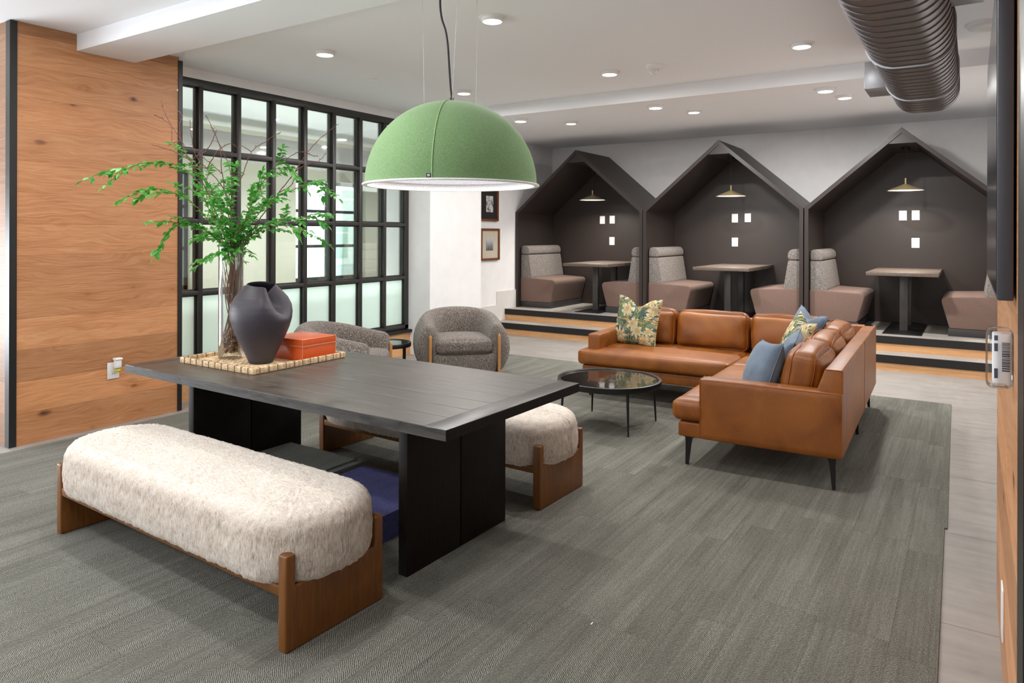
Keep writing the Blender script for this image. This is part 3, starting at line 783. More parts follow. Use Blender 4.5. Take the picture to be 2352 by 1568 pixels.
for nm, pos in (('left', [(-5.47, 1.851), (-5.281, 1.855), (-5.284, 1.48)]), ('middle', [(-3.153, 1.86), (-2.952, 1.865), (-3.152, 1.48)]), ('right', [(-.811, 1.874), (-.654, 1.877), (-.655, 1.49)])):
    plate('upper left blank white plate on the %s booth wall' % nm, *pos[0], False)
    plate('upper right blank white plate on the %s booth wall' % nm, *pos[1], False)
    plate('lower white power outlet on the %s booth wall' % nm, *pos[2], True)

# ------------------------------------------------------------------ pictures on the left wall
def picture(label, y0, y1, z0, z1, matm, inner, imat):
    t = thing('framed_picture', label, 'picture', (-6.505, (y0 + y1) / 2, (z0 + z1) / 2), 0, 'framed pictures on the left wall')
    hy, hz = (y1 - y0) / 2, (z1 - z0) / 2; fw_ = .034
    f = MB()
    f.box(0, .045, -hy, -hy + fw_, -hz, hz, .002).box(0, .045, hy - fw_, hy, -hz, hz, .002).box(0, .045, -hy + fw_, hy - fw_, -hz, -hz + fw_, .002).box(0, .045, -hy + fw_, hy - fw_, hz - fw_, hz, .002)
    f.build('frame', 'pictureframe', t)
    MB().box(.010, .024, -hy + .03, hy - .03, -hz + .03, hz - .03).build('mount', matm, t)
    a, b_, c_, d_ = inner
    MB().box(.022, .026, a, b_, c_, d_).build('print', imat, t)
picture('walnut framed picture with black mount, upper of two', 9.03, 9.566, 1.805, 2.47, 'mat_dark', (-.065, .13, -.19, .07), 'photo_pale')
picture('walnut framed picture with beige mount, lower of two', 9.075, 9.60, 1.177, 1.686, 'mat_beige', (-.105, .093, -.10, .105), 'photo_grey')

# ------------------------------------------------------------------ oak wall outlet, right wall fittings
t = thing('wall_outlet', 'white wall outlet low on the oak wall', 'outlet', (-5.984, 3.137, .457))
MB().box(0, .008, -.048, .048, -.068, .068, .003).build('plate', 'white_plastic', t)
sl = MB()
for yy in (-.008, .008): sl.box(.0075, .0085, yy - .0015, yy + .0015, -.032, -.02)
sl.build('slots', 'gasket', t)
t = thing('air_freshener', 'white plug-in air freshener with yellow oil in the oak wall outlet', 'air freshener', (-5.974, 3.155, .475))
MB().soft((.028, 0, .04), (.05, .056, .085), .02, n=8).build('body', 'white_plastic', t)
MB().soft((.030, 0, .078), (.058, .062, .02), .009, n=6).build('cap', 'white_plastic', t)
MB().soft((.028, 0, -.018), (.04, .044, .028), .012, n=6).build('oil_bottle', 'yellow', t)
t = thing('television', 'large dark flat screen mounted on the right oak wall', 'television', (.056, 0, 0))
MB().box(.0, .036, 2.24, 3.60, 1.43, 2.304, .004).build('body', 'tvback', t)
MB().box(-.0015, .001, 2.255, 3.585, 1.445, 2.29).build('screen', 'screen', t)
MB().box(.036, .05, 2.7, 3.1, 1.7, 2.0).build('wall_mount', 'black', t)
t = thing('dispenser', 'clear plastic box with barcode label on the right oak wall', 'dispenser', (.098, 2.42, 1.257))
def hollow(m, x0, x1, y0, y1, z0, z1, th, r):
    m.soft(((x0 + x1) / 2, (y0 + y1) / 2, (z0 + z1) / 2), (x1 - x0, y1 - y0, z1 - z0), r, n=10); return m
hollow(MB(), -.064, -.001, -.035, .035, -.085, .085, .003, .018).build('cover', 'glass', t)
MB().box(-.048, -.004, -.026, .022, -.07, .07, .004).build('body', 'label_white', t)
bars = MB()
random.seed(5); zz = -.035
while zz < .045:
    h = random.choice((.0016, .0026, .0036)); bars.box(-.026, -.008, -.0275, -.0258, zz, zz + h); zz += h + random.choice((.0018, .0026))
bars.build('barcode', 'ink', t)
dk = MB()
for z0, z1 in ((.05, .064), (.02, .042), (-.055, -.028)): dk.box(-.044, -.036, -.0275, -.0258, z0, z1)
dk.build('indicator_windows', 'ink', t)
tag(MB().box(.091, .098, 2.98, 3.08, .19, .37, .003).build('wall_outlet', 'white_plastic'), 'white cover plate seen edge-on low on the right oak wall', 'wall plate')
tag(MB().box(-5.984, -5.978, 3.690, 3.702, 2.872, 2.892, .001).build('sensor', 'white_plastic'), 'tiny white sensor at the upper right edge of the oak wall', 'sensor')

# ------------------------------------------------------------------ dining table
TT = 0.79
tb = thing('dining_table', 'long dark stained wooden table on two panel legs under the green lamp', 'table', (-3.0765, 2.8975, RZ), R(-1.28))
hx, hy = 1.274, .565; z1 = TT - RZ; z0 = z1 - .047
top = MB(); nb = 7; bwid = (2 * hy) / nb
for i in range(nb):
    top.box(-hx + .118, hx - .118, -hy + i * bwid + .0005, -hy + (i + 1) * bwid - .0005, z0, z1, .0012, 1)
top.build('tabletop', 'table', tb)
for s in (-1, 1):
    MB().box(min(s * (hx - .117), s * hx), max(s * (hx - .117), s * hx), -hy, hy, z0, z1, .0015, 2).build('breadboard_end', 'table_end', tb)
for s in (-1, 1):  # thin strips added so the edge faces look shaded
    MB().box(min(s * hx, s * (hx + .002)), max(s * hx, s * (hx + .002)), -hy, hy, z0, z1 - .002).build('edge_shade_strip', 'table_leg', tb)
    MB().box(-hx + .0005, hx - .0005, min(s * hy, s * (hy + .002)), max(s * hy, s * (hy + .002)), z0, z1 - .002).build('edge_shade_strip', 'table_edge', tb)
for s in (-1, 1):
    lg = MB(); xo = .900 if s > 0 else -.878
    for (a, b_) in ((-.392, .006), (.012, .408)):
        lg.box(min(xo, xo - s * .056), max(xo, xo - s * .056), a, b_, 0, z0, .006, 2)
    lg.box(min(xo - s * .01, xo - s * .046), max(xo - s * .01, xo - s * .046), -.02, .03, 0.01, z0)
    lg.build('panel_leg', 'table_leg', tb)
MB().box(-.83, .85, -.03, .03, z0 - .07, z0, .003).build('stretcher', 'table_leg', tb)

# carpet tile stacks under the table
def tile_stack(name, label, x0, x1, y0, y1, zb, zt, mat, n):
    m = MB(); h = (zt - zb) / n
    for i in range(n): m.box(x0, x1, y0, y1, zb + i * h, zb + (i + 1) * h - .0012, .0015, 1)
    return tag(m.build(name, mat), label, 'carpet tiles')
tile_stack('carpet_tile_stack', 'stack of dark blue carpet tiles under the table', -3.19, -2.53, 2.575, 3.215, RZ, .15, 'tile_blue', 14)
tile_stack('carpet_tile_stack', 'stack of grey carpet tiles under the table beside the blue stack', -3.88, -3.215, 2.62, 3.262, RZ, .165, 'tile_grey', 15)
tile_stack('carpet_tile', 'single grey carpet tile slid out on top of the grey stack', -3.895, -3.265, 2.60, 3.235, .165, .177, 'tile_grey', 1)

# ------------------------------------------------------------------ benches
def stadium(Lh, r, n):
    out = []
    for k in range(n):
        a = 2 * PI * (k + .5) / n - PI / 2
        cxx = Lh if math.cos(a) > 0 else -Lh
        out.append((cxx + r * math.cos(a), r * math.sin(a)))
    return out
def densify(Lh, r, n):
    """points evenly spaced around the stadium"""
    per = 4 * Lh + 2 * PI * r; out = []
    for k in range(n):
        s_ = per * k / n
        if s_ < 2 * Lh: out.append((-Lh + s_, -r)); continue
        s_ -= 2 * Lh
        if s_ < PI * r: a = -PI / 2 + s_ / r; out.append((Lh + r * math.cos(a), r * math.sin(a))); continue
        s_ -= PI * r
        if s_ < 2 * Lh: out.append((Lh - s_, r)); continue
        s_ -= 2 * Lh; a = PI / 2 + s_ / max(r, 1e-6); out.append((-Lh + r * math.cos(a), r * math.sin(a)))
    return out
def bench(label, loc, rz):
    t = thing('bench', label, 'bench', loc, rz, 'cream boucle benches beside the dark table')
    L2, W2 = .953, .255
    for s in (-1, 1):
        xo = s * L2; xi = s * (L2 - .05)
        m = MB()
        # U-shaped end panel: low middle, taller posts at both edges
        m.prism([(-W2, 0), (W2, 0), (W2, .368), (W2 - .045, .368), (W2 - .045, .245), (-W2 + .045, .245), (-W2 + .045, .368), (-W2, .368)],
                min(xo, xi), max(xo, xi), 0, .008, 3)
        m.build('leg', 'bench_leg', t)
    fr_ = MB()
    for s in (-1, 1): fr_.box(-L2 + .05, L2 - .05, min(s * (W2 - .028), s * (W2 - .004)), max(s * (W2 - .028), s * (W2 - .004)), .205, .245, .003)
    fr_.box(-L2 + .05, L2 - .05, -W2 + .028, W2 - .028, .222, .245)
    fr_.build('seat_frame', 'bench', t)
    HX, HY, RC, N = 1.000, .292, .262, 440
    bot, topz, er = .232, .497, .088
    def outline(ins):
        r_ = max(RC - ins, .02); lx, ly = HX - ins - r_, HY - ins - r_
        segs = []
        for (cx_, cy_, a0) in ((lx, -ly, -90), (lx, ly, 0), (-lx, ly, 90), (-lx, -ly, 180)):
            segs.append((cx_, cy_, a0))
        P_ = []
        na, nx_, ny_ = 36, 110, 38
        for i, (cx_, cy_, a0) in enumerate(segs):
            for k in range(na):
                a = R(a0 + 90 * k / na); P_.append((cx_ + r_ * math.cos(a), cy_ + r_ * math.sin(a)))
            nxt = segs[(i + 1) % 4]; aa = R(a0 + 90)
            p0 = (cx_ + r_ * math.cos(aa), cy_ + r_ * math.sin(aa)); p1 = (nxt[0] + r_ * math.cos(aa), nxt[1] + r_ * math.sin(aa))
            m_ = ny_ if i % 2 == 0 else nx_
            for k in range(m_): P_.append((p0[0] + (p1[0] - p0[0]) * k / m_, p0[1] + (p1[1] - p0[1]) * k / m_))
        return P_
    prof = [(.09, bot), (.03, bot), (.012, bot + .010), (.004, bot + .030)]
    for k in range(1, 9): prof.append((.004 - .008 * math.sin(PI * k / 9), bot + .03 + (topz - er - bot - .03) * k / 9))
    for k in range(0, 11):
        a = PI / 2 * k / 10; prof.append((er * (1 - math.cos(a)) + .002, topz - er + er * math.sin(a)))
    bm = bmesh.new(); rings = []
    for ins, z in prof: rings.append([bm.verts.new((x, y, z)) for x, y in outline(ins)])
    last = outline(er + .002)
    for k in range(1, 15):
        q = 1 - (1 - k / 14) ** 1.0 if k < 14 else .999
        rings.append([bm.verts.new((x + (max(-.70, min(.70, x)) - x) * q, y * (1 - q), topz + .014 * math.sin(PI / 2 * q))) for x, y in last])
    N = len(last)
    # keep points aligned: densify starts at the same corner, so rings match
    for A, B in zip(rings[:-1], rings[1:]):
        for k in range(N): bm.faces.new((A[k], A[(k + 1) % N], B[(k + 1) % N], B[k]))
    bm.faces.new(rings[0][::-1])
    bmesh.ops.remove_doubles(bm, verts=rings[-1], dist=.0022)
    bm.normal_update()
    for v in bm.verts:
        p = v.co
        d = mnoise.noise(Vector((p.x * 85, p.y * 85, p.z * 50))) * .0055 + mnoise.noise(p * 170) * .0045 + mnoise.noise(p * 8) * .003
        v.co = p + v.normal * d
    mb = MB(); mb.absorb(bm); mb.build('seat_cushion', 'bench_boucle', t, ang=80)
    return t
bench('cream boucle bench with brown wooden ends in front of the dark table', (-3.11, 2.065, RZ), R(-1.8))
bn = [o for o in bpy.data.objects if o.name == 'bench'][0]
dup(bn, (-3.02, 3.786, RZ), R(-1.8), 'cream boucle bench behind the dark table, nearer the round coffee table')

# ------------------------------------------------------------------ green dome lamp
lc = Vector((-2.50, 3.215, 1.873))
t = thing('dome_lamp', 'huge green felt dome pendant lamp hanging over the dark table', 'lamp', lc)
Rd, Hd = .488, .476
outer = [(Rd * math.cos(PI / 2 * k / 28) ** .96 if k < 28 else 0.0, .006 + Hd * math.sin(PI / 2 * k / 28)) for k in range(29)]
MB().lathe(outer, 96).build('dome', 'felt', t)
inner = [((Rd - .012) * math.cos(PI / 2 * k / 28) ** .96 if k < 28 else 0.0, .004 + (Hd - .014) * math.sin(PI / 2 * k / 28)) for k in range(29)]
MB().lathe(inner, 96).build('lining', 'feltwhite', t)
MB().lathe([(Rd - .014, -.002), (Rd + .014, -.002), (Rd + .016, .003), (Rd + .012, .008), (Rd - .002, .010), (Rd - .014, .006)], 96, closed=True).build('rim', 'feltwhite', t)
MB().lathe([(0, .045), (.445, .040), (.45, .046), (0, .052)], 72).build('diffuser', 'glow_dome', t)
l = bpy.data.lights.new('dome_lamp_bulb', 'AREA'); l.shape = 'DISK'; l.size = .8; l.energy = 10; l.color = (1, .97, .94)
lo = bpy.data.objects.new('dome_lamp_bulb', l); COL.objects.link(lo); lo.parent = t; lo.location = (0, 0, .035)
a0 = math.atan2(-FW.y, -FW.x) - .12
pts = []
for k in range(27):
    q = PI / 2 * k / 27; rr_ = (Rd + .001) * math.cos(q) ** .96
    pts.append((rr_ * math.cos(a0), rr_ * math.sin(a0), .008 + (Hd + .001) * math.sin(q)))
MB().tube(pts, .0028, 6).build('seam', 'felt_seam', t)
tgm = Matrix.Translation((Rd * math.cos(a0 - .03), Rd * math.sin(a0 - .03), .022)) @ Matrix.Rotation(a0, 4, 'Z')
lab = MB().box(-.003, .003, -.012, .012, -.010, .010, mtx=tgm).build('maker_label', 'cord', t)
mk = MB()
for (a, b_, c_, d_) in ((-.007, -.004, -.006, .006), (-.001, .002, -.006, .006), (-.007, .002, .004, .006), (.004, .006, -.006, .006)): mk.box(.0025, .0036, a, b_, c_, d_, mtx=tgm)
mk.build('mark', 'label_white', lab)
MB().lathe([(0, Hd + .03), (.011, Hd + .03), (.014, Hd + .004), (0, Hd)], 16).build('cord_grip', 'cord', t)
top_z = ZC - lc.z
def L3(px, py, dep=0.0):  # offsets in the lamp's own plane facing the room
    s_ = 4.06 / FPX
    return RT * ((px - 1035) * s_) + Vector((0, 0, (428 - py) * s_)) + FW * dep
ctrl = [(1037, 238), (1033, 205), (1029, 150), (1026, 105), (1021, 72), (1013, 48), (1009, 25), (1008, 0), (1010, -40), (1016, -97)]
cp = [L3(*q) for q in ctrl]; sm = []
for i in range(len(cp) - 1):
    p0, p1, p2, p3 = cp[max(i - 1, 0)], cp[i], cp[i + 1], cp[min(i + 2, len(cp) - 1)]
    for k in range(6):
        u = k / 6
        sm.append(.5 * ((2 * p1) + (p2 - p0) * u + (2 * p0 - 5 * p1 + 4 * p2 - p3) * u * u + (3 * p1 - p0 - 3 * p2 + p3) * u ** 3))
sm.append(Vector((cp[-1].x, cp[-1].y, top_z - .01)))
MB().tube(sm, .006, 8).build('power_cord', 'cord', t)
for (px, py, dep, px2) in ((971, 250, .02, 964), (1091, 250, .02, 1092), (1041, 243, -.14, 1056)):
    a_ = L3(px, py, dep); b_ = L3(px2, -97, dep); b_.z = top_z
    MB().tube([a_, b_], .0015, 6).build('suspension_wire', 'wire', t)
MB().lathe([(0, top_z), (.17, top_z), (.17, top_z - .03), (0, top_z - .03)], 32).build('canopy', 'white_plastic', t)

# ------------------------------------------------------------------ tray and what stands on it
tr = thing('serving_tray', 'shallow woven seagrass tray on the dark table', 'tray', (-3.79, 2.94, TT))
MB().box(-.345, .345, -.34, .34, 0, .012, .003).build('tray_base', 'rattan', tr)
rm = MB()
for (a, b_, c_, d_) in ((-.36, .36, -.355, -.333), (-.36, .36, .333, .355), (-.36, -.338, -.333, .333), (.338, .36, -.333, .333)):
    rm.box(a, b_, c_, d_, 0, .036, .006, 3)
rm.build('tray_rim', 'rattan', tr)
for k in range(11):
    u = -.31 + k * .062
    for s in (-1, 1):
        MB().box(u - .004, u + .004, s * .345 - .0125, s * .345 + .0125, -.0005, .0375, .002).build('binding', 'binding', tr)
        MB().box(s * .349 - .0125, s * .349 + .0125, u - .004, u + .004, -.0005, .0375, .002).build('binding', 'binding', tr)
TZ = TT + .012
VX, VY = -3.975, 2.825
vs = MB().lathe([(0, 0), (.070, 0), (.0755, .006), (.0755, .712), (.0745, .714), (.0728, .712), (.0728, .030), (.070, .026), (0, .026)], 64, (VX, VY, TZ)).build('glass_vase', 'glass')
tag(vs, 'tall clear glass cylinder vase holding branches on the tray', 'vase')
random.seed(11)
pb = MB()
for i in range(230):
    a = random.uniform(0, 2 * PI); rr_ = .057 * math.sqrt(random.random()); z = random.uniform(.040, .155 + .02 * random.random())
    m_ = Euler((random.uniform(0, 3), random.uniform(0, 3), random.uniform(0, 3))).to_matrix().to_4x4()
    k = random.uniform(.0075, .0115)
    pb.ellipsoid((VX + rr_ * math.cos(a), VY + rr_ * math.sin(a), TZ + z), k * 1.25, k, k * .7, m_, 8, 5)
o = tag(pb.build('river_pebbles', 'pebble', ang=60), 'brown river pebbles in the foot of the glass vase', 'pebbles'); o['kind'] = 'stuff'

def vase_fn(p, a, r, z):
    # deep fold pressed into one shoulder of the vase
    g0 = a - FOLD
    g0 = (g0 + PI) % (2 * PI) - PI
    g_ = math.exp(-(g0 / .42) ** 2)
    s_ = max(0.0, min(1.0, (z - .25) / .20)); s_ = s_ * s_ * (3 - 2 * s_)
    k = 1 - .58 * g_ * s_
    ridge = .07 * math.exp(-((abs(g0) - .85) / .3) ** 2) * s_
    k += ridge
    side = .05 * math.cos(2 * (a - FOLD)) * max(0, min(1, (z - .1) / .3))
    q = Vector((p.x * (k + side), p.y * (k + side), p.z - .05 * g_ * s_ + .012 * math.cos(a - FOLD - 2.4) * s_))
    return q
cdir = math.atan2(-FW.y, -FW.x)
FOLD = cdir + 1.22
pr_ = [(0, 0), (.066, 0), (.071, .004), (.088, .045), (.114, .10), (.142, .16), (.166, .22), (.181, .275), (.184, .315), (.176, .36), (.152, .405), (.117, .445), (.092, .470), (.083, .482),
       (.079, .484), (.079, .478), (.088, .465), (.111, .442), (.144, .40), (.168, .355), (.176, .315), (.172, .275), (.157, .22), (.133, .16), (.1, .09), (0, .05)]
# refine the profile
rp = []
for (r0, z0_), (r1, z1_) in zip(pr_[:-1], pr_[1:]):
    n_ = 3 if abs(z1_ - z0_) > .02 else 1
    for k in range(n_): rp.append((r0 + (r1 - r0) * k / n_, z0_ + (z1_ - z0_) * k / n_))
rp.append(pr_[-1])
tag(MB().lathe(rp, 96, fn=vase_fn).build('ceramic_vase', 'ceramic', loc=(-3.675, 2.825, TZ), ang=60), 'charcoal pinched ceramic vase standing on the tray', 'vase')

bx = thing('storage_box', 'orange leather box with pale edging on the tray', 'box', (-3.645, 3.125, TZ))
MB().box(-.155, .155, -.135, .135, 0, .086, .002).build('body', 'orange', bx)
MB().box(-.157, .157, -.137, .137, .089, .134, .003).build('lid', 'orange', bx)
ed = MB()
for (zz, e) in ((.0875, .1575), (.0925, .1585), (.1325, .1575)):
    pts4 = [(-e, -e + .02, zz), (e, -e + .02, zz), (e, e - .02, zz), (-e, e - .02, zz)]
    for i in range(4): ed.tube([pts4[i], pts4[(i + 1) % 4]], .0014, 6)
for sx in (-1, 1):
    for sy in (-1, 1): ed.tube([(sx * .156, sy * .136, .003), (sx * .1575, sy * .1375, .133)], .0014, 6)
ed.build('edging', 'stitch', bx)

# ------------------------------------------------------------------ branches
def spline(cp, n=7):
    cp = [Vector(c) for c in cp]; out = []
    for i in range(len(cp) - 1):
        p0, p1, p2, p3 = cp[max(i - 1, 0)], cp[i], cp[i + 1], cp[min(i + 2, len(cp) - 1)]
        for k in range(n):
            u = k / n
            out.append(.5 * ((2 * p1) + (p2 - p0) * u + (2 * p0 - 5 * p1 + 4 * p2 - p3) * u * u + (3 * p1 - p0 - 3 * p2 + p3) * u ** 3))
    out.append(cp[-1]); return out
VB = Vector((VX, VY, TZ)); PXM = 1 / 359.5
def VP(px, py, dep): return RT * ((px - 529) * PXM) + Vector((0, 0, (822 - py) * PXM)) + FW * dep
def leaf(bm, base, d, up, ln, wd, curl):
    d = d.normalized(); s_ = d.cross(up)
    if s_.length < 1e-4: s_ = d.cross(Vector((1, 0, 0)))
    s_.normalize(); u = s_.cross(d).normalized()
    prof = [(0.0, 0.0), (.18, .55), (.42, 1.0), (.68, .78), (.88, .34), (1.0, 0.0)]
    L_, C_, R_ = [], [], []
    for f_, w_ in prof:
        c = base + d * (ln * f_) - Vector((0, 0, 1)) * (curl * ln * f_ * f_)
        C_.append(bm.verts.new(c))
        if 0 < f_ < 1:
            L_.append(bm.verts.new(c + s_ * (wd * w_) + u * (wd * w_ * .35))); R_.append(bm.verts.new(c - s_ * (wd * w_) + u * (wd * w_ * .35)))
    n_ = len(prof)
    for side, fl in ((L_, False), (R_, True)):
        for i in range(n_ - 1):
            a_, b_ = C_[i], C_[i + 1]
            o0 = side[i - 1] if 1 <= i <= n_ - 2 else None; o1 = side[i] if i + 1 <= n_ - 2 else None
            q = [a_, b_] + ([o1] if o1 else []) + ([o0] if o0 else [])
            if fl: q = q[::-1]
            if len(q) >= 3: bm.faces.new(q)
random.seed(23)
def foot(k):
    a = k * 2.4; return Vector((.056 * math.cos(a), .056 * math.sin(a), .06 + .03 * (k % 3)))
def leafy(k, label, ctl, d0, d1, start=.45, nleaf=44, subs=3, size=.052):
    nleaf = int(nleaf * 1.75); subs = subs * 2; start = start * .9
    """ctl: silhouette points; d0..d1 = how far the branch runs towards or away from the room"""
    base = thing('leafy_branch', label, 'branch', VB, 0, 'leafy branches in the glass vase')
    cp = [foot(k)]
    neck = Vector((-cp[0].x * .5, -cp[0].y * .5, .36)) + RT * random.uniform(-.015, .015); cp.append(neck)
    mo = Vector((-cp[0].x, -cp[0].y, 0)) * .55 + RT * max(-.045, min(.045, (ctl[min(2, len(ctl) - 1)][0] - 529) * .0006)); cp.append(mo + Vector((0, 0, .68)))
    m_ = len(ctl)
    for i, (px, py) in enumerate(ctl): cp.append(VP(px, py, d0 + (d1 - d0) * i / max(1, m_ - 1)))
    pts = spline(cp, 8); n_ = len(pts)
    st = MB(); st.tube(pts, [.0027 * (1 - .50 * i / n_) for i in range(n_)], 7)
    lv = bmesh.new()
    paths = [(pts, int(n_ * start))]
    for q in range(subs):
        i0 = int(n_ * (start + (.92 - start) * (q + .5) / subs)); p0 = pts[i0]
        t_ = (pts[min(i0 + 1, n_ - 1)] - pts[i0 - 1]).normalized()
        sd = Vector((random.uniform(-1, 1), random.uniform(-1, 1), random.uniform(-.5, .75)))
        dr = (t_ * 1.0 + sd * .8).normalized(); ln = random.uniform(.10, .24)
        sp = [p0 + dr * (ln * u / 6) - Vector((0, 0, .18)) * (ln * (u / 6) ** 2) for u in range(7)]
        st.tube(sp, [.0022 * (1 - .1 * u) for u in range(7)], 5)
        paths.append((sp, 1))
    st.build('stem', 'bark', base)
    tot = sum(len(p) - s_ for p, s_ in paths)
    for p, s_ in paths:
        cnt = max(8, int(nleaf * (len(p) - s_) / tot)) if len(p) > 8 else 11
        for j in range(cnt):
            f_ = s_ + (len(p) - 1.001 - s_) * (j + .5) / cnt
            i = int(f_); pos = p[i].lerp(p[i + 1], f_ - i); t_ = (p[i + 1] - p[i]).normalized()
            sdv = t_.cross(Vector((0, 0, 1)));
            if sdv.length < .1: sdv = Vector((1, 0, 0))
            sdv.normalize(); sdv = sdv if j % 2 else -sdv
            dr = t_ * random.uniform(.35, .9) + sdv * random.uniform(.5, 1.0) + Vector((random.uniform(-.3, .3), random.uniform(-.3, .3), random.uniform(-.5, .35)))
            up = Vector((random.uniform(-.6, .6), random.uniform(-.6, .6), 1))
            ln = size * random.uniform(.65, 1.12)
            leaf(lv, pos, dr, up, ln, ln * .31, random.uniform(0, .35))
        leaf(lv, p[-1], p[-1] - p[-2], Vector((.2, .1, 1)), size * .9, size * .2, .2)
    mb = MB(); mb.absorb(lv); mb.build('foliage', 'leaf', base, ang=80)
leafy(0, 'leafy branch arching farthest left across the oak wall', [(515, 560), (478, 450), (430, 388), (365, 376), (300, 388), (274, 402)], -.02, -.12, .52, 46, 3)
leafy(1, 'leafy branch reaching left below the longest left branch', [(512, 560), (470, 485), (425, 448), (380, 438), (350, 462)], -.03, -.20, .45, 46, 3)
leafy(2, 'leafy branch drooping low at left over the black corner strip', [(520, 575), (490, 535), (455, 515), (422, 520), (405, 545)], -.03, -.16, .42, 44, 3)
leafy(3, 'leafy branch rising steeply left of the bare twigs', [(518, 565), (500, 480), (462, 412), (430, 368), (400, 352)], .03, .10, .48, 42, 3)
leafy(4, 'leafy branch in the heart of the bouquet leaning to the viewer', [(530, 570), (520, 520), (505, 470), (490, 430)], -.10, -.28, .36, 50, 4)
leafy(5, 'leafy branch leaning back from the heart of the bouquet', [(535, 565), (545, 500), (560, 450), (575, 420)], .06, .26, .38, 50, 4)
leafy(6, 'leafy branch climbing upright beside the green lamp side', [(540, 565), (570, 470), (605, 405), (640, 372), (668, 398)], .02, .06, .45, 48, 4)
leafy(7, 'leafy branch stretching right, upper of the two long right ones', [(548, 570), (590, 500), (640, 452), (700, 430), (738, 424), (748, 455)], -.02, -.10, .42, 46, 3)
leafy(8, 'leafy branch stretching right, lower of the two long right ones', [(545, 575), (585, 535), (640, 512), (690, 500), (735, 502), (762, 516)], -.04, -.16, .42, 44, 3)
leafy(9, 'short leafy branch spilling right just over the vase rim', [(548, 575), (580, 540), (620, 515), (665, 520), (680, 545)], .02, .05, .38, 40, 3)
leafy(10, 'short leafy branch spilling left just over the vase rim', [(515, 575), (490, 550), (465, 538), (440, 545)], .03, .08, .36, 36, 3)
leafy(11, 'leafy branch fanning up in front of the second glass column', [(535, 565), (540, 490), (548, 430), (560, 385)], -.06, -.14, .42, 44, 4)
leafy(12, 'leafy branch curving up left of the bouquet centre', [(528, 565), (505, 500), (480, 455), (455, 430)], -.02, .12, .40, 44, 4)
leafy(13, 'leafy branch in the bouquet aiming at the orange box', [(540, 570), (575, 515), (610, 480), (640, 465)], -.10, -.24, .40, 44, 4)

def twig(k, label, ctl, d0, d1, sides):
    base = thing('bare_twig', label, 'twig', VB, 0, 'bare twigs in the glass vase')
    cp = [foot(k + 5), foot(k + 6) * .4 + Vector((0, 0, .38))]
    m_ = len(ctl)
    dep = lambda i: d0 + (d1 - d0) * i / max(1, m_ - 1)
    for i, (px, py) in enumerate(ctl): cp.append(VP(px, py, dep(i)))
    pts = spline(cp, 6); n_ = len(pts)
    for i in range(14, n_): pts[i] = pts[i] + Vector((random.uniform(-1, 1), random.uniform(-1, 1), random.uniform(-1, 1))) * .0035
    st = MB(); st.tube(pts, [.0044 * (1 - .62 * i / n_) for i in range(n_)], 7)
    for sd in sides:
        i0, pl = sd[0], sd[1:]
        c2 = [VP(px, py, dep(i0) + .03 * q * (1 if i0 % 2 else -1)) for q, (px, py) in enumerate(pl)]
        p2 = spline([VP(*ctl[i0], dep(i0))] + c2, 5)
        for i in range(2, len(p2)): p2[i] = p2[i] + Vector((random.uniform(-1, 1), random.uniform(-1, 1), random.uniform(-1, 1))) * .003
        st.tube(p2, [.0032 * (1 - .5 * i / len(p2)) for i in range(len(p2))], 6)
        for q in range(2, len(p2) - 1, 3):
            v_ = Vector((random.uniform(-1, 1), random.uniform(-1, 1), random.uniform(-.2, 1))).normalized() * .016
            st.tube([p2[q], p2[q] + v_], [.0018, .0008], 5)
    for q in range(16, n_ - 2, 4):
        v_ = Vector((random.uniform(-1, 1), random.uniform(-1, 1), random.uniform(-.2, 1))).normalized() * .018
        st.tube([pts[q], pts[q] + v_], [.002, .0008], 5)
    st.build('stem', 'twig', base)
twig(0, 'bare twig rising highest at left against the oak wall', [(515, 560), (470, 440), (425, 365), (405, 320), (380, 285), (362, 250), (352, 224)], .02, .08,
     [(3, (402, 280), (403, 262), (378, 240)), (4, (360, 270), (345, 262)), (3, (384, 325), (378, 305), (373, 285)), (2, (385, 345), (342, 331))])
twig(1, 'thick reddish bare twig forking above the vase centre', [(538, 570), (530, 480), (515, 435), (478, 388), (455, 360), (446, 320), (443, 278)], .0, -.06,
     [(3, (500, 350), (525, 330), (535, 335)), (4, (480, 345), (500, 315), (510, 304)), (3, (440, 375), (468, 340))])
twig(2, 'reddish bare twig slanting right across the third glass column', [(545, 570), (525, 470), (545, 400), (565, 345), (600, 318), (632, 297)], .05, .10, [(2, (520, 400), (515, 370), (500, 330), (485, 290)), (3, (540, 330), (530, 335))])
twig(3, 'long bare twig reaching farthest right up to the window head', [(550, 570), (590, 500), (630, 440), (665, 390), (690, 345), (720, 310), (762, 274)], .04, .16,
     [(3, (690, 375), (715, 365), (732, 345)), (4, (665, 345), (640, 368)), (2, (660, 420), (668, 395)), (4, (705, 352), (720, 355))])
twig(4, 'slim bare twig standing upright among the leaves', [(535, 565), (528, 480), (517, 400), (515, 345), (500, 300), (485, 270)], -.04, -.10, [(2, (495, 380), (470, 360))])

# ------------------------------------------------------------------ sofa
SROT = R(1.77)
sf = thing('sectional_sofa', 'L-shaped cognac leather sectional sofa with slim black legs', 'sofa', (-.66, 4.75, RZ), SROT)
# local: x to the left is negative, y runs to the back of the room
D = 1.045; XL = -2.555; YD = 2.62; YS0 = 1.57
zb0, zb1 = .205, .305
MB().box(-1.035, -.005, .005, YD - .01, zb0, zb1, .012, 3).box(XL + .04, -1.03, YS0 + .01, YD - .01, zb0, zb1, .012, 3).build('base', 'leather', sf)
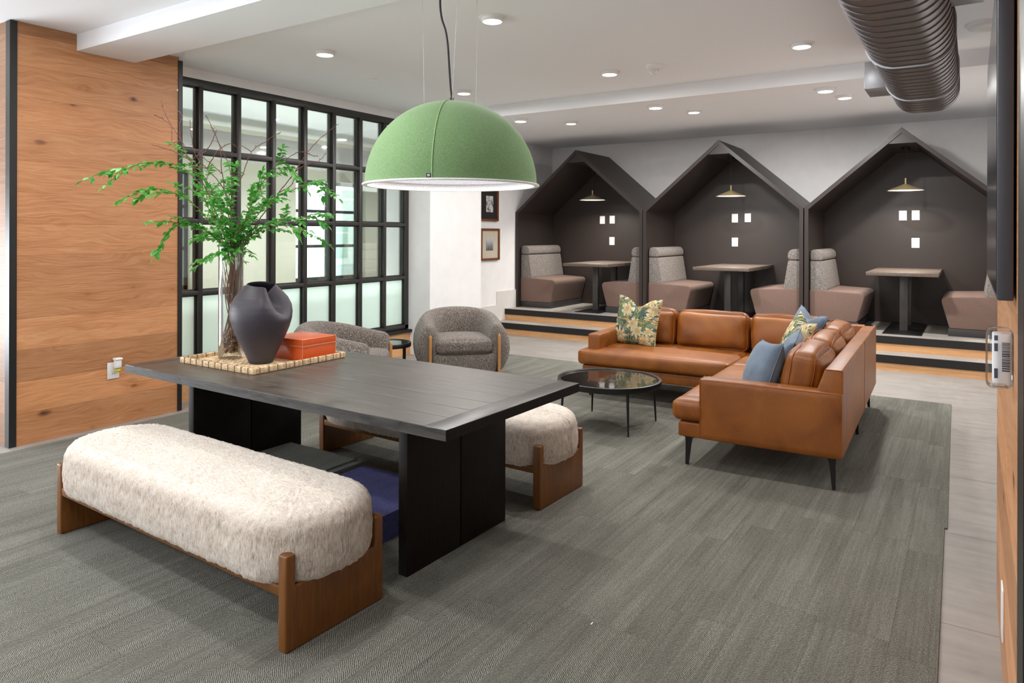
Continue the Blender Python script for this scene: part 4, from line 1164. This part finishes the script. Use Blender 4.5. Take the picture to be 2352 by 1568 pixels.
# arms
def slab(x0, x1, y0, y1, z0, z1, r, bulge=(0, 0, 0), n=12):
    return MB().soft(((x0 + x1) / 2, (y0 + y1) / 2, (z0 + z1) / 2), (x1 - x0, y1 - y0, z1 - z0), r, bulge, n)
slab(-.885, -.002, 0, .135, zb0, .612, .014, (0, .006, .004)).build('armrest', 'leather', sf)
slab(XL + .075, XL + .205, YS0 + .06, YD - .01, zb0, .605, .014, (.004, 0, .004)).build('armrest', 'leather', sf)
# backs (slightly tapered to the top)
MB().prism([(0, zb0), (0, .752), (-.105, .752), (-.165, .58), (-.165, zb0)], .03, YD, 1, .012, 3).build('back_frame', 'leather', sf)
MB().prism([(YD, zb0), (YD, .752), (YD - .105, .752), (YD - .165, .58), (YD - .165, zb0)], XL + .08, -.01, 0, .012, 3).build('back_frame', 'leather', sf)
# seat cushions
slab(-1.075, -.16, .145, 1.555, .312, .452, .035, (.012, .006, .018), 16).build('seat_cushion', 'leather', sf)
sc2 = slab(-1.075, -.86, .0, .15, .318, .450, .032, (.01, .008, .010), 12).build('seat_cushion_end', 'leather', sf)
slab(-1.075, -.16, 1.56, YD - .15, .312, .452, .035, (.0, .006, .016), 14).build('seat_cushion', 'leather', sf)
slab(XL, -1.08, YS0 - .025, YD - .15, .312, .455, .035, (.012, .014, .018), 16).build('seat_cushion', 'leather', sf)
# piping
def rect_pipe(x0, x1, y0, y1, z, r=.003):
    m = MB(); p = [(x0, y0, z), (x1, y0, z), (x1, y1, z), (x0, y1, z)]
    for i in range(4): m.tube([p[i], p[(i + 1) % 4]], r, 6)
    return m
for pth, pr2 in (([(-.875, .002, .604), (-.01, .002, .606)], .0028), ([(-.884, .003, .22), (-.884, .003, .600)], .0028), ([(-.884, .012, .608), (-.884, .13, .608)], .0028),
                 ([(-.105, .032, .750), (-.004, .032, .750)], .0028), ([(.0005, 1.446, .22), (.0005, 1.446, .75)], .0025), ([(-.004, .032, .62), (-.004, .032, .750)], .0025),
                 ([(XL + .02, YS0 - .022, .438), (-1.10, YS0 - .022, .438)], .0025), ([(XL + .02, YS0 - .022, .330), (-1.10, YS0 - .022, .330)], .0025)):
    MB().tube(pth, pr2, 6).build('piping', 'seam', sf)
def wrinkle(seed, amp):
    def fn(p, w):
        q = Vector((p.x * 5 + seed, p.y * 5, p.z * 9))
        edge = max(abs(w[0]), abs(w[1]), abs(w[2]))
        e2 = sorted((abs(w[0]), abs(w[1]), abs(w[2])))[1]
        return p + Vector((mnoise.noise(q), mnoise.noise(q + Vector((7, 3, 1))), mnoise.noise(q + Vector((2, 9, 4))))) * amp * (.3 + .7 * e2)
    return fn
def back_cushion(c, size, rz, tilt, seed):
    m_ = Matrix.Translation(c) @ Matrix.Rotation(rz, 4, 'Z') @ Matrix.Rotation(tilt, 4, 'X')
    bc = MB().soft((0, 0, 0), size, .055, (.004, .068, .030), 22, m_, wrinkle(seed, .013)).build('back_cushion', 'leather', sf, ang=70)
    hx_, hy_, hz_ = size[0] / 2, size[1] / 2, size[2] / 2
    fn = wrinkle(seed, .013)
    for sy in (-1, 1):
        loop = []
        for k in range(64):
            a = 2 * PI * k / 64
            u = math.copysign(abs(math.cos(a)) ** .22, math.cos(a)); v = math.copysign(abs(math.sin(a)) ** .22, math.sin(a))
            loop.append(m_ @ fn(Vector((u * (hx_ - .006), sy * (hy_ - .022), v * (hz_ - .006 + .028 * (1 - u * u) ** .6))), (u, sy, v)))
        MB().tube(loop + loop[:1], .0028, 6, cap=False).build('piping', 'seam', bc)
    return bc
# far run: cushions face the room (-y); right run: cushions face -x
for i, (x0, x1) in enumerate(((XL + .22, -1.80), (-1.785, -1.075), (-1.06, -.40))):
    back_cushion(((x0 + x1) / 2, YD - .275, .625), (x1 - x0 - .01, .17, .36), 0, R(-9), i * 3.1)
for i, (y0, y1) in enumerate(((.15, .82), (.835, 1.50), (1.515, 2.20))):
    back_cushion((-.268, (y0 + y1) / 2, .632), (y1 - y0 - .012, .185, .37), R(-90), R(-9), 11 + i * 2.7)
def sofa_leg(x, y, dx, dy):
    m = MB(); b2 = bmesh.new()
    def ring(z, h, ox, oy): return [b2.verts.new((x + ox + sx * h, y + oy + sy * h, z)) for sx, sy in ((-1, -1), (1, -1), (1, 1), (-1, 1))]
    rs = [ring(0, .010, 0, 0), ring(.15, .017, dx * .008, dy * .008), ring(.195, .024, dx * .012, dy * .012), ring(.206, .030, dx * .016, dy * .016)]
    for A, B in zip(rs[:-1], rs[1:]):
        for k in range(4): b2.faces.new((A[k], A[(k + 1) % 4], B[(k + 1) % 4], B[k]))
    b2.faces.new(rs[0][::-1]); b2.faces.new(rs[-1])
    m.absorb(b2); m.box(x + dx * .01 - .03, x + dx * .01 + .03 + dx * .02, y + dy * .01 - .03, y + dy * .01 + .03, .192, .206)
    m.build('leg', 'leg', sf)
for (x, y, dx, dy) in ((-.055, .06, -1, 1), (-.99, .07, 1, 1), (-.055, 1.50, -1, 0), (-.055, YD - .06, -1, -1), (XL + .10, YS0 + .07, 1, 1), (XL + .12, YD - .07, 1, -1), (-1.3, YD - .07, 0, -1), (-.99, YS0 + .05, 0, 0)):
    sofa_leg(x, y, dx, dy)

# throw pillows
SM = Matrix.Translation((-.66, 4.75, RZ)) @ Matrix.Rotation(SROT, 4, 'Z')
def pillow(label, mat, loc, size, thick, face_deg, lean, roll=0.0, chop=0.0, piping=None):
    """loc = centre in sofa coordinates; face_deg = direction the front faces in the plan; lean = backwards"""
    n_ = 26; h = size / 2
    b2 = bmesh.new(); grid = {}
    for side in (-1, 1):
        for i in range(n_ + 1):
            for j in range(n_ + 1):
                u, v = -1 + 2 * i / n_, -1 + 2 * j / n_
                bord = i in (0, n_) or j in (0, n_)
                if bord and (i, j, 0) in grid: continue
                x = u * h * (1 - .075 * (1 - v * v) * abs(u) ** 2); z = v * h * (1 - .075 * (1 - u * u) * abs(v) ** 2)
                f_ = ((1 - u * u) * (1 - v * v))
                y = side * thick / 2 * (f_ ** .42) if not bord else 0
                if chop and v > -.2:
                    k = math.exp(-(u / .38) ** 2) * ((v + .2) / 1.2) ** 2
                    z -= chop * k; x += chop * .55 * u * 0 ; y *= 1 - .25 * k
                y += .006 * mnoise.noise(Vector((x * 9, z * 9, side * 3 + loc[0])))
                grid[(i, j, 0 if bord else side)] = b2.verts.new((x, -y, z))
    g_ = lambda i, j, s: grid.get((i, j, s)) or grid[(i, j, 0)]
    for side in (-1, 1):
        for i in range(n_):
            for j in range(n_):
                q = [g_(i, j, side), g_(i + 1, j, side), g_(i + 1, j + 1, side), g_(i, j + 1, side)]
                b2.faces.new(q if side > 0 else q[::-1])
    mb = MB(); mb.absorb(b2)
    ob = mb.build('throw_pillow', mat, ang=75)
    ob.matrix_world = SM @ Matrix.Translation(loc) @ Matrix.Rotation(R(face_deg + 90), 4, 'Z') @ Matrix.Rotation(R(-lean), 4, 'X') @ Matrix.Rotation(R(roll), 4, 'Y')
    # edge piping follows the rim
    rim = [(i, 0) for i in range(n_)] + [(n_, j) for j in range(n_)] + [(i, n_) for i in range(n_, 0, -1)] + [(0, j) for j in range(n_, 0, -1)]
    vs_ = []
    for (i, j) in rim + rim[:1]:
        u, v = -1 + 2 * i / n_, -1 + 2 * j / n_
        x = u * h * (1 - .075 * (1 - v * v) * abs(u) ** 2); z = v * h * (1 - .075 * (1 - u * u) * abs(v) ** 2)
        if chop and v > -.2: z -= chop * math.exp(-(u / .38) ** 2) * ((v + .2) / 1.2) ** 2
        vs_.append((x, 0, z))
    MB().tube(vs_, .0032, 6, cap=False).build('piping', piping or mat, ob)
    return tag(ob, label, 'pillow')
pillow('floral tapestry pillow with dented top at the left end of the sofa', 'floral', (-2.15, 2.11, .455 + .245), .50, .17, -98, 14, 3, .09)
pillow('slate blue pillow nearest the viewer, leaning on the right armrest end', 'blue', (-.55, .37, .455 + .185), .43, .20, 208, 20, -5)
pillow('slate blue pillow tucked behind the nearest blue pillow', 'blue', (-.46, .80, .455 + .20), .42, .17, 186, 20, 8)
pillow('floral tapestry pillow leaning in the sofa corner', 'floral', (-.50, 1.38, .455 + .235), .50, .18, 205, 22, 6, .07)
pillow('slate blue pillow standing at the back of the sofa corner', 'blue', (-.50, 1.78, .455 + .245), .50, .17, 215, 18, 6, .07)

# ------------------------------------------------------------------ coffee table
ct = thing('coffee_table', 'round black coffee table with glossy top on thin legs', 'table', (-2.557, 5.45, RZ))
zt = .392 - RZ
MB().lathe([(0, zt - .010), (.405, zt - .010), (.405, zt - .016), (0, zt - .016)], 72).build('tabletop', 'coffee_top', ct)
MB().lathe([(.405, zt - .045), (.432, zt - .045), (.434, zt - .042), (.434, zt - .002), (.431, zt), (.411, zt), (.408, zt - .003), (.405, zt - .010)], 72, closed=True).lathe([(0, zt - .045), (.42, zt - .045), (.42, zt - .020), (0, zt - .020)], 48).build('rim', 'leg', ct)
for sx in (-1, 1):
    for sy in (-1, 1):
        MB().tube([(sx * .302, sy * .288, 0), (sx * .288, sy * .274, zt - .045)], [.007, .0125], 12).build('leg', 'leg', ct)

# ------------------------------------------------------------------ armchairs and side table
def armchair(label, loc, rz):
    t = thing('armchair', label, 'armchair', loc, rz, 'round boucle armchairs')
    # local: +x is the front. plan path from right front round the back to left front
    path = []
    Hw, xb, xs = .375, -.70, -.30
    for k in range(7): path.append((0 + (xs - 0) * k / 7, -Hw))
    for k in range(25):
        a = -PI / 2 - PI * k / 24
        ca, sa = math.cos(a), math.sin(a)
        e_ = .82
        path.append((xs + (xs - xb) * math.copysign(abs(ca) ** e_, ca), Hw * math.copysign(abs(sa) ** e_, sa)))
    for k in range(7): path.append((xs + (0 - xs) * (k + 1) / 7, Hw))
    # arc length
    acc = [0]
    for p, q in zip(path[:-1], path[1:]): acc.append(acc[-1] + math.hypot(q[0] - p[0], q[1] - p[1]))
    tot = acc[-1]
    NS, NA = 76, 40
    def at(s_):
        for i in range(len(acc) - 1):
            if acc[i + 1] >= s_ - 1e-9:
                f_ = (s_ - acc[i]) / max(1e-9, acc[i + 1] - acc[i]); p, q = path[i], path[i + 1]
                return (p[0] + (q[0] - p[0]) * f_, p[1] + (q[1] - p[1]) * f_)
        return path[-1]
    b2 = bmesh.new(); rings = []
    for i in range(NS + 1):
        s_ = tot * i / NS; c = at(s_); c0 = at(max(0, s_ - .02)); c1 = at(min(tot, s_ + .02))
        tx, ty = c1[0] - c0[0], c1[1] - c0[1]; L_ = math.hypot(tx, ty); tx /= L_; ty /= L_
        nx, ny = ty, -tx
        if nx * (c[0] + .35) + ny * c[1] < 0: nx, ny = -nx, -ny
        u = s_ / tot; m_ = math.sin(PI * u)
        hgt = .600 + .140 * max(0, m_) ** 1.35; th = .165 + .05 * m_
        endf = min(s_, tot - s_)
        sc_ = 1.0 if endf > .07 else math.sqrt(max(.10, 1 - (1 - endf / .07) ** 2))
        ring = []
        for k in range(NA):
            a = 2 * PI * k / NA; ca, sa = math.cos(a), math.sin(a)
            n_ = th / 2 * math.copysign(abs(ca) ** .72, ca); zz = math.copysign(abs(sa) ** .62, sa)
            zz = .055 + (hgt - .055) * (.5 + .5 * zz)
            q = (zz - .055) / (hgt - .055)
            n_ *= sc_
            zz = .055 + (hgt - .055) * (.5 + (q - .5) * (.82 + .18 * sc_))
            if ca > 0: n_ += .06 * math.sin(PI * min(1, q * 1.05)) - .05 * (1 - q) ** 3
            else: n_ -= .02 * (1 - q)
            ring.append(b2.verts.new((c[0] + nx * n_, c[1] + ny * n_, zz)))
        rings.append(ring)
    for A, B in zip(rings[:-1], rings[1:]):
        for k in range(NA): b2.faces.new((A[k], A[(k + 1) % NA], B[(k + 1) % NA], B[k]))
    b2.faces.new(rings[0]); b2.faces.new(rings[-1][::-1])
    mb = MB(); mb.absorb(b2); mb.build('shell', 'boucle_grey', t, ang=70)
    MB().soft((-.30, 0, .175), (.62, .68, .24), .04, (.01, 0, 0), 12).build('base', 'boucle_grey', t)
    MB().soft((-.27, 0, .375), (.60, .60, .15), .045, (.012, .01, .035), 16).build('seat_cushion', 'boucle_grey', t, ang=70)
    for s in (-1, 1):
        MB().tube([(.015, s * .375, 0), (.015, s * .375, .485), (.015, s * .375, .498), (.015, s * .375, .505)], [.0165, .0165, .0125, .005], 16).build('leg', 'dowel', t)
        MB().tube([(-.62, s * .25, 0), (-.62, s * .25, .12)], .018, 12).build('leg', 'dowel', t)
    return t
a1 = armchair('round grey boucle armchair facing the room before the white column', (-4.576, 6.13, RZ), math.atan2(-.69, .722))
dup(a1, (-4.72, 4.97, RZ), math.atan2(.485, .875), 'round grey boucle armchair partly hidden behind the orange box')
st_ = thing('side_table', 'small round black side table between the armchairs', 'table', (-5.36, 5.79, 0))
MB().lathe([(0, .397), (.222, .397), (.222, .403), (0, .403)], 56).build('tabletop', 'side_top', st_)
MB().lathe([(.222, .365), (.238, .365), (.241, .369), (.241, .407), (.238, .411), (.226, .411), (.222, .403)], 56, closed=True).lathe([(0, .365), (.23, .365), (.23, .395), (0, .395)], 40).build('rim', 'leg', st_)
for k in range(3):
    a = math.atan2(RT.y, RT.x) + k * 2 * PI / 3 + .15
    MB().tube([(.165 * math.cos(a), .165 * math.sin(a), 0), (.165 * math.cos(a), .165 * math.sin(a), .37)], .018, 12).build('leg', 'leg', st_)
# paper scrap on the carpet
tag(MB().box(-1.300, -1.296, 2.60, 2.618, RZ, RZ + .0015).build('paper_scrap', 'label_white'), 'tiny white paper scrap lying on the carpet', 'scrap')
